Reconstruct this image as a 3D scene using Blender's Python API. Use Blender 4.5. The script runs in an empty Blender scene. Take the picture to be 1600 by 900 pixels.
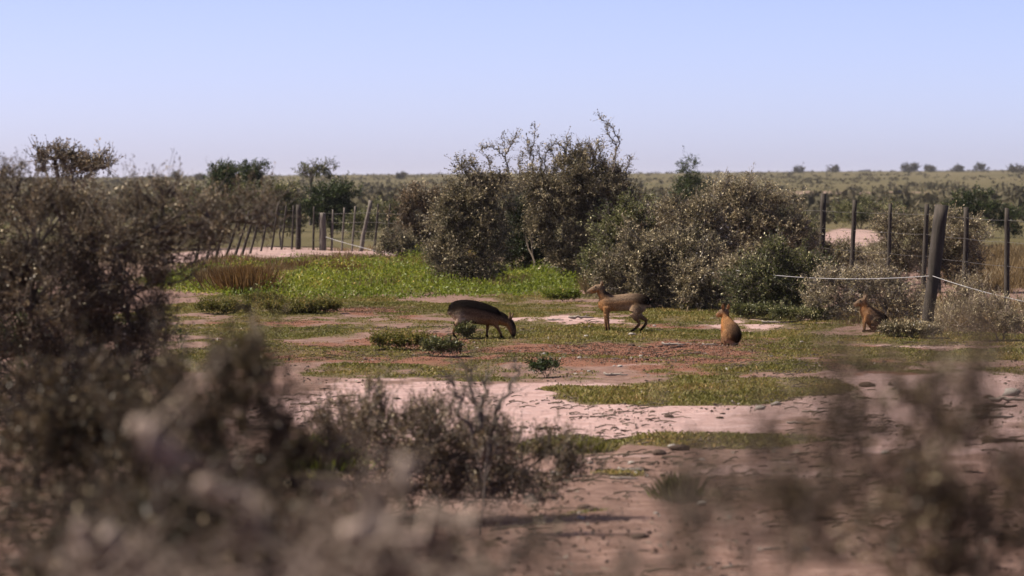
import bpy, math, random
import numpy as np
from mathutils import Vector

# ------------------------------------------------------------------ camera
W0, H0 = 1600.0, 900.0           # photograph size, used to turn pixels into directions
FPX = 5050.0                     # focal length in photo pixels
CAMH = 2.0                       # eye height (m)
HZ = 280.0                       # eye-level row of the photograph
PITCH = math.atan((450.0 - HZ) / FPX)
sc = bpy.context.scene
col = sc.collection
cam_d = bpy.data.cameras.new('camera')
cam = bpy.data.objects.new('camera', cam_d)
col.objects.link(cam)
cam.location = (0, 0, CAMH)
cam.rotation_euler = (math.pi / 2 - PITCH, 0, 0)
cam_d.sensor_width = 36.0
cam_d.lens = 36.0 * FPX / W0
cam_d.clip_start = 0.1
cam_d.clip_end = 9000.0
cam_d.dof.use_dof = True
cam_d.dof.focus_distance = 43.0
cam_d.dof.aperture_fstop = (cam_d.lens / 1000.0) / 0.035
cam_d.dof.aperture_blades = 7
sc.camera = cam

# ------------------------------------------------------------------ sky, sun, exposure
SUN_TO = Vector((-0.60, 0.02, 0.78)).normalized()     # direction towards the sun
elev = math.asin(SUN_TO.z)
azim = math.atan2(SUN_TO.x, SUN_TO.y)                 # clockwise from +Y
w = bpy.data.worlds.new('World'); sc.world = w; w.use_nodes = True
nt = w.node_tree
for n in list(nt.nodes): nt.nodes.remove(n)
sky = nt.nodes.new('ShaderNodeTexSky'); sky.sky_type = 'NISHITA'
sky.sun_disc = False
sky.sun_elevation = elev
sky.sun_rotation = azim
sky.altitude = 3000.0
sky.air_density = 0.5
sky.dust_density = 10.0
sky.ozone_density = 1.0
tint = nt.nodes.new('ShaderNodeMix'); tint.data_type = 'RGBA'; tint.blend_type = 'MULTIPLY'
tint.inputs[0].default_value = 1.0
tint.inputs[7].default_value = (1.03, 0.87, 0.94, 1)    # the camera's slightly magenta white balance
bg = nt.nodes.new('ShaderNodeBackground'); bg.inputs['Strength'].default_value = 0.106
wo = nt.nodes.new('ShaderNodeOutputWorld')
nt.links.new(sky.outputs[0], tint.inputs[6]); nt.links.new(tint.outputs[2], bg.inputs[0]); nt.links.new(bg.outputs[0], wo.inputs[0])
sun_d = bpy.data.lights.new('sun', 'SUN'); sun_d.energy = 5.0; sun_d.angle = math.radians(0.53)
sun_d.color = (1.0, 0.92, 0.80)
sun = bpy.data.objects.new('sun', sun_d); col.objects.link(sun)
sun.rotation_euler = (-SUN_TO).to_track_quat('-Z', 'Y').to_euler()
sun.location = (-20, 10, 40)
vs = sc.view_settings
vs.view_transform = 'Standard'; vs.look = 'None'; vs.gamma = 1.0; vs.exposure = 1.1
sc.cycles.use_denoising = True
sc.cycles.filter_width = 1.5
sc.cycles.max_bounces = 6
sc.cycles.transparent_max_bounces = 4
sc.cycles.use_adaptive_sampling = True

# ------------------------------------------------------------------ pixel <-> place
CP, SP = math.cos(PITCH), math.sin(PITCH)
def ray(px, py):
    cx = (px - 800.0) / FPX; cy = (450.0 - py) / FPX
    return np.array([cx, CP + cy * SP, -SP + cy * CP])
def at(px, py, d):
    r = ray(px, py); t = d / r[1]
    return np.array([r[0] * t, d, CAMH + r[2] * t])
def ground_d(py):
    r = ray(800, py); return r[1] * (-CAMH / r[2])
def gp(px, py):
    p = at(px, py, ground_d(py)); p[2] = float(hgt(p[0], p[1])); return p
def project(x, y, z):
    dz = z - CAMH
    dep = y * CP - dz * SP
    up = y * SP + dz * CP
    dep = np.maximum(dep, 0.05)
    return 800 + FPX * x / dep, 450 - FPX * up / dep

# ------------------------------------------------------------------ noise and terrain
def vnoise(x, y, seed=0):
    x = np.asarray(x, float); y = np.asarray(y, float)
    xi = np.floor(x); yi = np.floor(y); fx = x - xi; fy = y - yi
    fx = fx * fx * (3 - 2 * fx); fy = fy * fy * (3 - 2 * fy)
    def hsh(a, b):
        v = np.sin(a * 127.1 + b * 311.7 + seed * 74.7) * 43758.5453
        return v - np.floor(v)
    return (hsh(xi, yi) * (1 - fx) + hsh(xi + 1, yi) * fx) * (1 - fy) + (hsh(xi, yi + 1) * (1 - fx) + hsh(xi + 1, yi + 1) * fx) * fy
def sstep(a, b, v):
    t = np.clip((np.asarray(v, float) - a) / (b - a), 0, 1); return t * t * (3 - 2 * t)
def hgt(x, y):
    x = np.asarray(x, float); y = np.asarray(y, float)
    near = 1 - sstep(90, 160, y)
    h = near * (0.05 * (vnoise(x / 1.6, y / 2.6, 1) - 0.5) + 0.035 * (vnoise(x / 0.55, y / 0.8, 2) - 0.5) + 0.018 * (vnoise(x / 0.2, y / 0.25, 3) - 0.5) + 0.07 * (vnoise(x / 6, y / 9, 4) - 0.5))
    far = sstep(200, 1500, y)
    h = h + far * (4.1 + 1.7 * np.clip(x / np.maximum(y, 1) / 0.158, -1.5, 1.5) + 0.9 * (vnoise(x / 60, y / 160, 5) - 0.5) + 0.5 * (vnoise(x / 17, y / 40, 6) - 0.5))
    h = h + 0.16 * np.exp(-((x + 6.0) / 2.2) ** 2 - ((y - 84) / 5) ** 2)
    return h

# ------------------------------------------------------------------ what covers the ground, from the photograph (soft ellipses in photo pixels)
GREEN = [(760, 590, 120, 5, .7), (1010, 592, 160, 6, .8), (330, 520, 150, 60, .7), (900, 545, 560, 50, .49), (960, 490, 640, 24, .72), (1300, 560, 320, 30, .68), (480, 545, 200, 40, .66), (640, 432, 420, 30, 1), (590, 578, 150, 14, 1), (1060, 614, 200, 19, 1.0), (1230, 606, 110, 15, .75), (900, 606, 60, 10, .7), (1150, 685, 180, 15, 1.1), (960, 475, 420, 16, .55),
         (1120, 512, 180, 22, .5), (1500, 545, 240, 30, .85), (700, 530, 130, 26, .6), (450, 480, 210, 22, .85), (890, 690, 85, 14, .9), (500, 720, 80, 40, .8),
         (965, 740, 50, 9, .8), (1575, 565, 80, 26, .7), (1090, 575, 300, 9, .35), (1200, 495, 200, 9, .5), (880, 795, 90, 14, .45), (1350, 535, 160, 18, .8)]
RED = [(640, 484, 70, 8, 1.2), (880, 520, 150, 10, 1.0), (700, 560, 160, 14, .9), (1010, 545, 200, 8, .9), (600, 485, 95, 11, 1), (900, 545, 420, 30, .75), (950, 512, 160, 12, .7), (430, 510, 130, 10, .7), (760, 572, 200, 10, .4), (560, 545, 180, 22, .7), (1150, 580, 300, 16, .45), (1330, 560, 150, 18, .45), (700, 500, 90, 7, .6)]
PALE = [(860, 505, 80, 4, 1.1), (960, 512, 60, 4, 1), (1140, 541, 90, 5, 1.2), (900, 556, 160, 5, .9), (1060, 570, 180, 4, .9), (720, 545, 90, 4, .7), (1190, 520, 70, 4, 1), (1400, 545, 80, 4, .8), (830, 640, 520, 48, 1), (1450, 625, 330, 48, .9), (900, 503, 130, 9, .9), (1130, 535, 120, 12, .8), (980, 560, 170, 9, .6), (440, 399, 190, 13, 1.2), (600, 392, 90, 5, 1), (1330, 372, 55, 16, 1),
        (1180, 725, 420, 24, .45), (1500, 690, 260, 26, .5), (1180, 507, 70, 8, .7), (1250, 301, 200, 2.5, .5), (330, 405, 70, 10, 1.1), (640, 600, 150, 14, .9)]
DRY = [(390, 425, 110, 18, 1), (560, 412, 120, 9, .8), (1550, 420, 90, 45, 1), (1480, 500, 200, 28, .8), (700, 405, 50, 20, .6), (925, 430, 22, 26, .5), (1200, 480, 200, 16, .4), (590, 390, 190, 5, .5)]
def wt(lst, px, py):
    o = np.zeros_like(px)
    for cx, cy, rx, ry, s in lst:
        q = np.sqrt(((px - cx) / rx) ** 2 + ((py - cy) / ry) ** 2)
        o = np.maximum(o, s * (1 - sstep(0.72, 1.18, q)))
    return o

def wtn(lst, px, py, x, y, seed, amp=.85):
    w_ = wt(lst, px, py)
    nz = amp * (vnoise(x / 1.1, y / 1.9, seed) - .5) + .55 * (vnoise(x / .38, y / .6, seed + 1) - .5) + .35 * (vnoise(x / .14, y / .2, seed + 2) - .5)
    return np.clip(w_ * (w_ > .03) + nz * (w_ > .03), 0, 1.2)

# ------------------------------------------------------------------ mesh helpers
rng = np.random.default_rng(7)
def mesh_np(name, V, Q, tintv=None, smooth=False, mat=None):
    V = np.asarray(V, np.float32); Q = np.asarray(Q, np.int32); k = Q.shape[1]
    me = bpy.data.meshes.new(name)
    me.vertices.add(len(V)); me.vertices.foreach_set('co', V.ravel())
    me.loops.add(Q.size); me.loops.foreach_set('vertex_index', Q.ravel())
    me.polygons.add(len(Q)); me.polygons.foreach_set('loop_start', np.arange(0, Q.size, k, dtype=np.int32))
    me.update(calc_edges=True)
    if tintv is not None:
        a = me.attributes.new('tint', 'FLOAT', 'FACE'); a.data.foreach_set('value', np.asarray(tintv, np.float32))
    if smooth: me.polygons.foreach_set('use_smooth', np.ones(len(Q), bool))
    if mat: me.materials.append(mat)
    return me
class Acc:
    def __init__(s): s.V = []; s.Q = []; s.T = []; s.n = 0
    def add(s, V, Q, T=None):
        V = np.asarray(V, float); Q = np.asarray(Q, int)
        s.V.append(V); s.Q.append(Q + s.n); s.n += len(V)
        s.T.append(np.full(len(Q), .5) if T is None else np.asarray(T, float))
    def mesh(s, name, mat, smooth=False):
        return mesh_np(name, np.concatenate(s.V), np.concatenate(s.Q), np.concatenate(s.T), smooth, mat)
def obj(name, me, parent=None, loc=None):
    o = bpy.data.objects.new(name, me); col.objects.link(o)
    if parent: o.parent = parent
    if loc is not None: o.location = [float(v) for v in loc]
    return o
def thing(name, label, cat, loc, group=None, rz=0.0):
    o = obj(name, None, None, loc); o.rotation_euler = (0, 0, rz); o.empty_display_size = 0.2
    return tag(o, label, cat, group)
def tag(o, label, cat, group=None):
    o['label'] = label; o['category'] = cat
    if group: o['group'] = group
    return o
def unit(v): return v / np.maximum(np.linalg.norm(v, axis=-1, keepdims=True), 1e-9)
def rvec(n): return unit(rng.normal(size=(n, 3)))
def tube(acc, P, R, sides=6, cap=True, wob=0.0):
    P = np.asarray(P, float); R = np.asarray(R, float); n = len(P)
    T = unit(np.gradient(P, axis=0))
    ref = np.array([0.31, 0.95, 0.05]) if abs(T[0][1]) < .8 else np.array([1.0, 0, 0.1])
    A = unit(np.cross(T, ref)); B = np.cross(T, A)
    a = np.arange(sides) * 2 * math.pi / sides
    rr = R[:, None] * (1 + wob * (rng.random((n, sides)) - .5))
    V = P[:, None, :] + rr[..., None] * (np.cos(a)[None, :, None] * A[:, None, :] + np.sin(a)[None, :, None] * B[:, None, :])
    i = np.arange(n - 1)[:, None] * sides; j = np.arange(sides)[None, :]; j2 = (j + 1) % sides
    Q = np.stack([i + j, i + j2, i + sides + j2, i + sides + j], -1).reshape(-1, 4)
    V = V.reshape(-1, 3)
    if cap:
        c = len(V); V = np.vstack([V, P[:1], P[-1:]])
        jj = np.arange(0, sides, 2)
        Q = np.vstack([Q, np.stack([np.full_like(jj, c), (jj + 2) % sides, (jj + 1) % sides, jj], -1), np.stack([np.full_like(jj, c + 1), (n - 1) * sides + jj, (n - 1) * sides + (jj + 1) % sides, (n - 1) * sides + (jj + 2) % sides], -1)])
    acc.add(V, Q)
def twigs(acc, S, M, E, r0, r1):
    n = len(S); rings = []
    for P, r, T in ((S, r0, M - S), (M, (r0 + r1) / 2, E - S), (E, r1, E - M)):
        T = unit(T); A = unit(np.cross(T, np.array([.3, .9, .2]))); B = np.cross(T, A)
        for k in range(3):
            a = k * 2 * math.pi / 3
            rings.append(P + r * (math.cos(a) * A + math.sin(a) * B))
    V = np.stack(rings, 1).reshape(-1, 3)
    b = np.arange(n)[:, None] * 9
    q = np.array([[s + k, s + (k + 1) % 3, s + 3 + (k + 1) % 3, s + 3 + k] for s in (0, 3) for k in range(3)])
    acc.add(V, (b[:, :, None] + q[None]).reshape(-1, 4), np.repeat(rng.random(n), 6))
def leaves(acc, P, D, L, Wd, T):
    n = len(P); S = unit(np.cross(D, rvec(n))); N = np.cross(D, S)
    L = L[:, None]; Wd = Wd[:, None]
    mid = P + D * L * .55
    V = np.stack([P, mid + S * Wd * .5 + N * Wd * .22, P + D * L, mid - S * Wd * .5 + N * Wd * .22], 1).reshape(-1, 3)
    acc.add(V, np.arange(4 * n).reshape(-1, 4), T)
def bez(S, M, E, t): t = t[:, None]; return S * (1 - t) ** 2 + 2 * M * t * (1 - t) + E * t * t

# ------------------------------------------------------------------ materials
def new_mat(name):
    m = bpy.data.materials.new(name); m.use_nodes = True
    n = m.node_tree.nodes; return m, m.node_tree, n['Principled BSDF'], n['Material Output']
def ramp(nt, stops):
    r = nt.nodes.new('ShaderNodeValToRGB'); e = r.color_ramp.elements
    while len(e) < len(stops): e.new(0.5)
    for k, (p, c) in enumerate(stops): e[k].position = p; e[k].color = (*c, 1)
    return r
def leaf_mat(name, stops, rough=.5, transl=.3, spec=.22):
    m, nt, b, out = new_mat(name)
    a = nt.nodes.new('ShaderNodeAttribute'); a.attribute_name = 'tint'
    oi = nt.nodes.new('ShaderNodeObjectInfo')
    ad = nt.nodes.new('ShaderNodeMath'); ad.operation = 'MULTIPLY_ADD'; ad.inputs[1].default_value = .2; 
    nt.links.new(oi.outputs['Random'], ad.inputs[0]); 
    sb = nt.nodes.new('ShaderNodeMath'); sb.operation = 'SUBTRACT'; sb.inputs[1].default_value = .1
    nt.links.new(a.outputs['Fac'], ad.inputs[2]); nt.links.new(ad.outputs[0], sb.inputs[0])
    r = ramp(nt, stops); nt.links.new(sb.outputs[0], r.inputs[0])
    b.inputs['Roughness'].default_value = rough; b.inputs['Specular IOR Level'].default_value = spec
    nt.links.new(r.outputs[0], b.inputs['Base Color'])
    t = nt.nodes.new('ShaderNodeBsdfTranslucent'); nt.links.new(r.outputs[0], t.inputs[0])
    mx = nt.nodes.new('ShaderNodeMixShader'); mx.inputs[0].default_value = transl
    nt.links.new(b.outputs[0], mx.inputs[1]); nt.links.new(t.outputs[0], mx.inputs[2]); nt.links.new(mx.outputs[0], out.inputs[0])
    return m
def bark_mat(name, c0, c1, scale=20, rough=.85, stretch=(1, 1, .12), bump=.6):
    m, nt, b, out = new_mat(name)
    tc = nt.nodes.new('ShaderNodeTexCoord'); mp = nt.nodes.new('ShaderNodeMapping'); mp.inputs['Scale'].default_value = stretch
    nz = nt.nodes.new('ShaderNodeTexNoise'); nz.inputs['Scale'].default_value = scale; nz.inputs['Detail'].default_value = 6; nz.inputs['Roughness'].default_value = .7
    nt.links.new(tc.outputs['Object'], mp.inputs[0]); nt.links.new(mp.outputs[0], nz.inputs[0])
    r = ramp(nt, [(.3, c0), (.7, c1)]); nt.links.new(nz.outputs[0], r.inputs[0]); nt.links.new(r.outputs[0], b.inputs['Base Color'])
    bp = nt.nodes.new('ShaderNodeBump'); bp.inputs['Strength'].default_value = bump; bp.inputs['Distance'].default_value = .01
    nt.links.new(nz.outputs[0], bp.inputs['Height']); nt.links.new(bp.outputs[0], b.inputs['Normal'])
    b.inputs['Roughness'].default_value = rough; b.inputs['Specular IOR Level'].default_value = .2
    return m
M = {}
M['grey'] = leaf_mat('leaf_grey', [(0, (0.0459, 0.0424, 0.0181)), (.4, (0.1704, 0.1386, 0.0740)), (.72, (0.3748, 0.2974, 0.1730)), (.9, (0.6941, 0.5902, 0.3660)), (1, (.36, .325, .285))], .5, .22, .22)
M['olive'] = leaf_mat('leaf_olive', [(0, (0.0257, 0.0314, 0.0085)), (.5, (0.1011, 0.1058, 0.0350)), (.85, (0.2363, 0.2186, 0.0874)), (1, (0.5525, 0.4978, 0.2722))], .45, .3)
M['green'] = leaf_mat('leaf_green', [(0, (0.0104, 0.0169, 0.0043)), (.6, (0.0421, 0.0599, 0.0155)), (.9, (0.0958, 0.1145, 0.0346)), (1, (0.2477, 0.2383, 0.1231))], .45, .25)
M['brown'] = leaf_mat('leaf_brown', [(0, (0.0260, 0.0200, 0.0091)), (.45, (0.1050, 0.0739, 0.0385)), (.8, (0.2471, 0.1715, 0.0986)), (1, (0.7050, 0.5890, 0.3911))], .45, .25)
M['far'] = leaf_mat('leaf_far', [(0, (0.0445, 0.0418, 0.0226)), (.5, (0.0762, 0.0652, 0.0379)), (1, (0.1160, 0.0929, 0.0573))], .7, .2, .1)
M['weed'] = leaf_mat('weed_green', [(0, (0.0761, 0.1020, 0.0091)), (.6, (0.1594, 0.1874, 0.0168)), (.92, (0.2634, 0.2471, 0.0324)), (1, (0.5821, 0.4069, 0.1037))], .5, .45, .3)
M['mat_green'] = leaf_mat('mat_green', [(0, (0.0689, 0.0704, 0.0133)), (.55, (0.1452, 0.1288, 0.0281)), (.85, (0.2333, 0.1633, 0.0509)), (1, (0.3573, 0.2174, 0.0871))], .6, .35, .2)
M['red'] = leaf_mat('red_succulent', [(0, (0.0499, 0.0222, 0.0120)), (.6, (0.0924, 0.0423, 0.0246)), (.9, (0.1087, 0.0749, 0.0372)), (1, (0.0670, 0.0749, 0.0246))], .5, .35, .3)
M['dry'] = leaf_mat('dry_grass', [(0, (0.0863, 0.0555, 0.0240)), (.5, (0.1545, 0.1028, 0.0457)), (.85, (0.2228, 0.1605, 0.0810)), (1, (0.3097, 0.2602, 0.1620))], .6, .35, .2)
M['orange'] = leaf_mat('orange_grass', [(0, (0.0600, 0.0330, 0.0128)), (.5, (0.1320, 0.0720, 0.0263)), (.85, (0.1800, 0.1080, 0.0405)), (1, (0.2160, 0.1560, 0.0690))], .6, .35, .2)
M['pale'] = leaf_mat('dead_pale', [(0, (0.0755, 0.0517, 0.0376)), (.5, (0.1258, 0.0909, 0.0663)), (1, (0.2114, 0.1584, 0.1173))], .55, .25, .4)
M['stalk'] = bark_mat('pale_stalk', (0.1732, 0.1285, 0.1022), (0.3064, 0.2409, 0.1981), 30)
M['bark_near'] = bark_mat('bark_dark_brown', (.025, .018, .013), (.075, .055, .043), 30)
M['bark_grey'] = bark_mat('bark_grey', (.06, .048, .038), (.17, .14, .115), 30)
M['bark'] = bark_mat('bark_dark', (0.0288, 0.0207, 0.0135), (0.0810, 0.0594, 0.0405), 30)
M['twig_pale'] = bark_mat('bark_pale', (0.1020, 0.0774, 0.0587), (0.2295, 0.1785, 0.1377), 30)
M['post'] = bark_mat('weathered_post', (0.0176, 0.0144, 0.0112), (0.0600, 0.0480, 0.0384), 28)
M['post_pale'] = bark_mat('weathered_pale_post', (0.0675, 0.0562, 0.0450), (0.1575, 0.1350, 0.1125), 28)
M['drift'] = bark_mat('bleached_wood', (0.1260, 0.1008, 0.0798), (0.2772, 0.2366, 0.2030), 25, stretch=(.15, 1, 1))
M['darkwood'] = bark_mat('dark_wood', (0.0210, 0.0140, 0.0112), (0.0700, 0.0490, 0.0385), 25, stretch=(.15, 1, 1))
M['stone'] = bark_mat('pale_stone', (0.1785, 0.1519, 0.1309), (0.3255, 0.2940, 0.2618), 9, stretch=(1, 1, 1))
M['clod'] = bark_mat('dark_clod', (0.0273, 0.0175, 0.0123), (0.0865, 0.0546, 0.0390), 14, stretch=(1, 1, 1))
def wire_mat(name, c, metal, rough):
    m, nt, b, out = new_mat(name); nz = nt.nodes.new('ShaderNodeTexNoise'); nz.inputs['Scale'].default_value = 6
    r = ramp(nt, [(.3, tuple(v * .7 for v in c)), (.7, c)]); nt.links.new(nz.outputs[0], r.inputs[0]); nt.links.new(r.outputs[0], b.inputs['Base Color'])
    b.inputs['Metallic'].default_value = metal; b.inputs['Roughness'].default_value = rough; return m
M['wire'] = wire_mat('galvanised_wire', (0.1190, 0.1050, 0.0980), .3, .6)
M['cable'] = wire_mat('white_cable', (0.2800, 0.2660, 0.2590), 0, .5)

# ground: bare pinkish earth, with cover weights stored on the mesh and broken up by noise
def ground_mat():
    m, nt, b, out = new_mat('ground_earth'); N = nt.nodes; Lk = nt.links
    tc = N.new('ShaderNodeTexCoord')
    def noise(scale, det=6, rgh=.62):
        n = N.new('ShaderNodeTexNoise'); n.inputs['Scale'].default_value = scale; n.inputs['Detail'].default_value = det; n.inputs['Roughness'].default_value = rgh
        Lk.new(tc.outputs['Object'], n.inputs[0]); return n.outputs[0]
    at_ = N.new('ShaderNodeVertexColor'); at_.layer_name = 'cover'
    sp = N.new('ShaderNodeSeparateColor'); Lk.new(at_.outputs[0], sp.inputs[0])
    n1, n2, n3, n4, n5 = noise(1.3), noise(5), noise(22), noise(.5, 3), noise(.02, 8, .75)
    earth = ramp(nt, [(.3, (0.0993, 0.0573, 0.0425)), (.5, (0.1440, 0.0883, 0.0691)), (.7, (0.1994, 0.1292, 0.1053))]); Lk.new(n2, earth.inputs[0])
    pale = ramp(nt, [(.25, (0.2212, 0.1363, 0.1172)), (.5, (0.3016, 0.2018, 0.1813)), (.75, (0.3571, 0.2579, 0.2413))]); Lk.new(n2, pale.inputs[0])
    grn = ramp(nt, [(.3, (0.0547, 0.0439, 0.0173)), (.7, (0.1037, 0.0749, 0.0389))]); Lk.new(n3, grn.inputs[0])
    red = ramp(nt, [(.3, (0.1025, 0.0426, 0.0256)), (.7, (0.1697, 0.0823, 0.0527))]); Lk.new(n3, red.inputs[0])
    farc = ramp(nt, [(.35, (0.0510, 0.0446, 0.0189)), (.5, (0.0751, 0.0618, 0.0273)), (.68, (0.0991, 0.0773, 0.0411))]); Lk.new(n5, farc.inputs[0])
    def edge(w_, n_, lo=.36, hi=.64, amp=.35):
        a = N.new('ShaderNodeMath'); a.operation = 'MULTIPLY_ADD'; a.inputs[1].default_value = amp; Lk.new(n_, a.inputs[0])
        s = N.new('ShaderNodeMath'); s.operation = 'SUBTRACT'; s.inputs[1].default_value = amp * .5; Lk.new(w_, a.inputs[2]); Lk.new(a.outputs[0], s.inputs[0])
        r = N.new('ShaderNodeMapRange'); r.interpolation_type = 'SMOOTHSTEP'; r.inputs[1].default_value = lo; r.inputs[2].default_value = hi; Lk.new(s.outputs[0], r.inputs[0])
        return r.outputs[0]
    def mix(a, b_, f):
        x = N.new('ShaderNodeMix'); x.data_type = 'RGBA'; Lk.new(f, x.inputs[0]); Lk.new(a, x.inputs[6]); Lk.new(b_, x.inputs[7]); return x.outputs[2]
    c = mix(earth.outputs[0], pale.outputs[0], edge(sp.outputs[2], n1, .3, .7))
    c = mix(c, red.outputs[0], edge(sp.outputs[0], n2))
    c = mix(c, grn.outputs[0], edge(sp.outputs[1], n2))
    fa = N.new('ShaderNodeAttribute'); fa.attribute_name = 'farness'
    c = mix(c, farc.outputs[0], fa.outputs['Fac'])
    # small dark specks of litter and pebbles
    vo = N.new('ShaderNodeTexVoronoi'); vo.inputs['Scale'].default_value = 16; Lk.new(tc.outputs['Object'], vo.inputs[0])
    sr = N.new('ShaderNodeMapRange'); sr.inputs[1].default_value = .10; sr.inputs[2].default_value = .2; sr.inputs[3].default_value = .45; sr.inputs[4].default_value = 0; Lk.new(vo.outputs[0], sr.inputs[0])
    vm = N.new('ShaderNodeMath'); vm.operation = 'MULTIPLY'; Lk.new(sr.outputs[0], vm.inputs[0])
    sel = N.new('ShaderNodeMapRange'); sel.inputs[1].default_value = .5; sel.inputs[2].default_value = .62; Lk.new(n1, sel.inputs[0]); Lk.new(sel.outputs[0], vm.inputs[1])
    dk = N.new('ShaderNodeRGB'); dk.outputs[0].default_value = (.09, .06, .05, 1)
    c = mix(c, dk.outputs[0], vm.outputs[0])
    Lk.new(c, b.inputs['Base Color']); b.inputs['Roughness'].default_value = .95; b.inputs['Specular IOR Level'].default_value = .1
    ah = N.new('ShaderNodeMath'); ah.operation = 'MULTIPLY_ADD'; ah.inputs[1].default_value = .5; Lk.new(n3, ah.inputs[0]); Lk.new(n2, ah.inputs[2])
    bp = N.new('ShaderNodeBump'); bp.inputs['Strength'].default_value = .8; bp.inputs['Distance'].default_value = .06; Lk.new(ah.outputs[0], bp.inputs['Height']); Lk.new(bp.outputs[0], b.inputs['Normal'])
    return m

# ------------------------------------------------------------------ ground: one sheet to the horizon
ys = np.concatenate([np.linspace(-60, 10, 15), np.arange(11, 36, .085), np.arange(36, 66, .16), np.arange(66, 120, .6), np.geomspace(120, 2600, 190), np.geomspace(2800, 6000, 8)])
uu = np.linspace(-1, 1, 281)
uw = uu * 1.15 + np.sign(uu) * np.maximum(np.abs(uu) - .85, 0) ** 2 * 400
wy = np.maximum(np.abs(ys), 16) * .172
GX = uw[None, :] * wy[:, None]; GY = np.repeat(ys[:, None], len(uw), 1)
GZ = hgt(GX, GY)
px, py = project(GX, GY, GZ * (GY > 110))
ok = (GY > 8)
cov = np.zeros((GX.size, 4), np.float32)
for k, l in enumerate((RED, GREEN, PALE)): cov[:, k] = (wtn(l, px, py, GX, GY, (60, 70, 80)[k]) * ok).ravel()
dryw = (wt(DRY, px, py) * ok).ravel(); cov[:, 1] = np.clip(np.maximum(cov[:, 1], dryw * .5), 0, 1.2); cov[:, 3] = 1
farn = sstep(62, 98, GY).ravel() * (1 - .85 * np.clip(cov[:, 2], 0, 1)); cov[:, :3] = np.clip(cov[:, :3], 0, 1)
nr, nc = GX.shape
ii = (np.arange(nr - 1)[:, None] * nc + np.arange(nc - 1)[None, :]).ravel()
gm = mesh_np('ground', np.stack([GX, GY, GZ], -1).reshape(-1, 3), np.stack([ii, ii + 1, ii + nc + 1, ii + nc], -1), None, True, ground_mat())
ca = gm.color_attributes.new('cover', 'FLOAT_COLOR', 'POINT'); ca.data.foreach_set('color', cov.ravel())
fa = gm.attributes.new('farness', 'FLOAT', 'POINT'); fa.data.foreach_set('value', farn.astype(np.float32))
ground = obj('ground', gm); ground['kind'] = 'structure'; ground['label'] = 'dry pinkish sandy plain with patches of low green and red plants'

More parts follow.
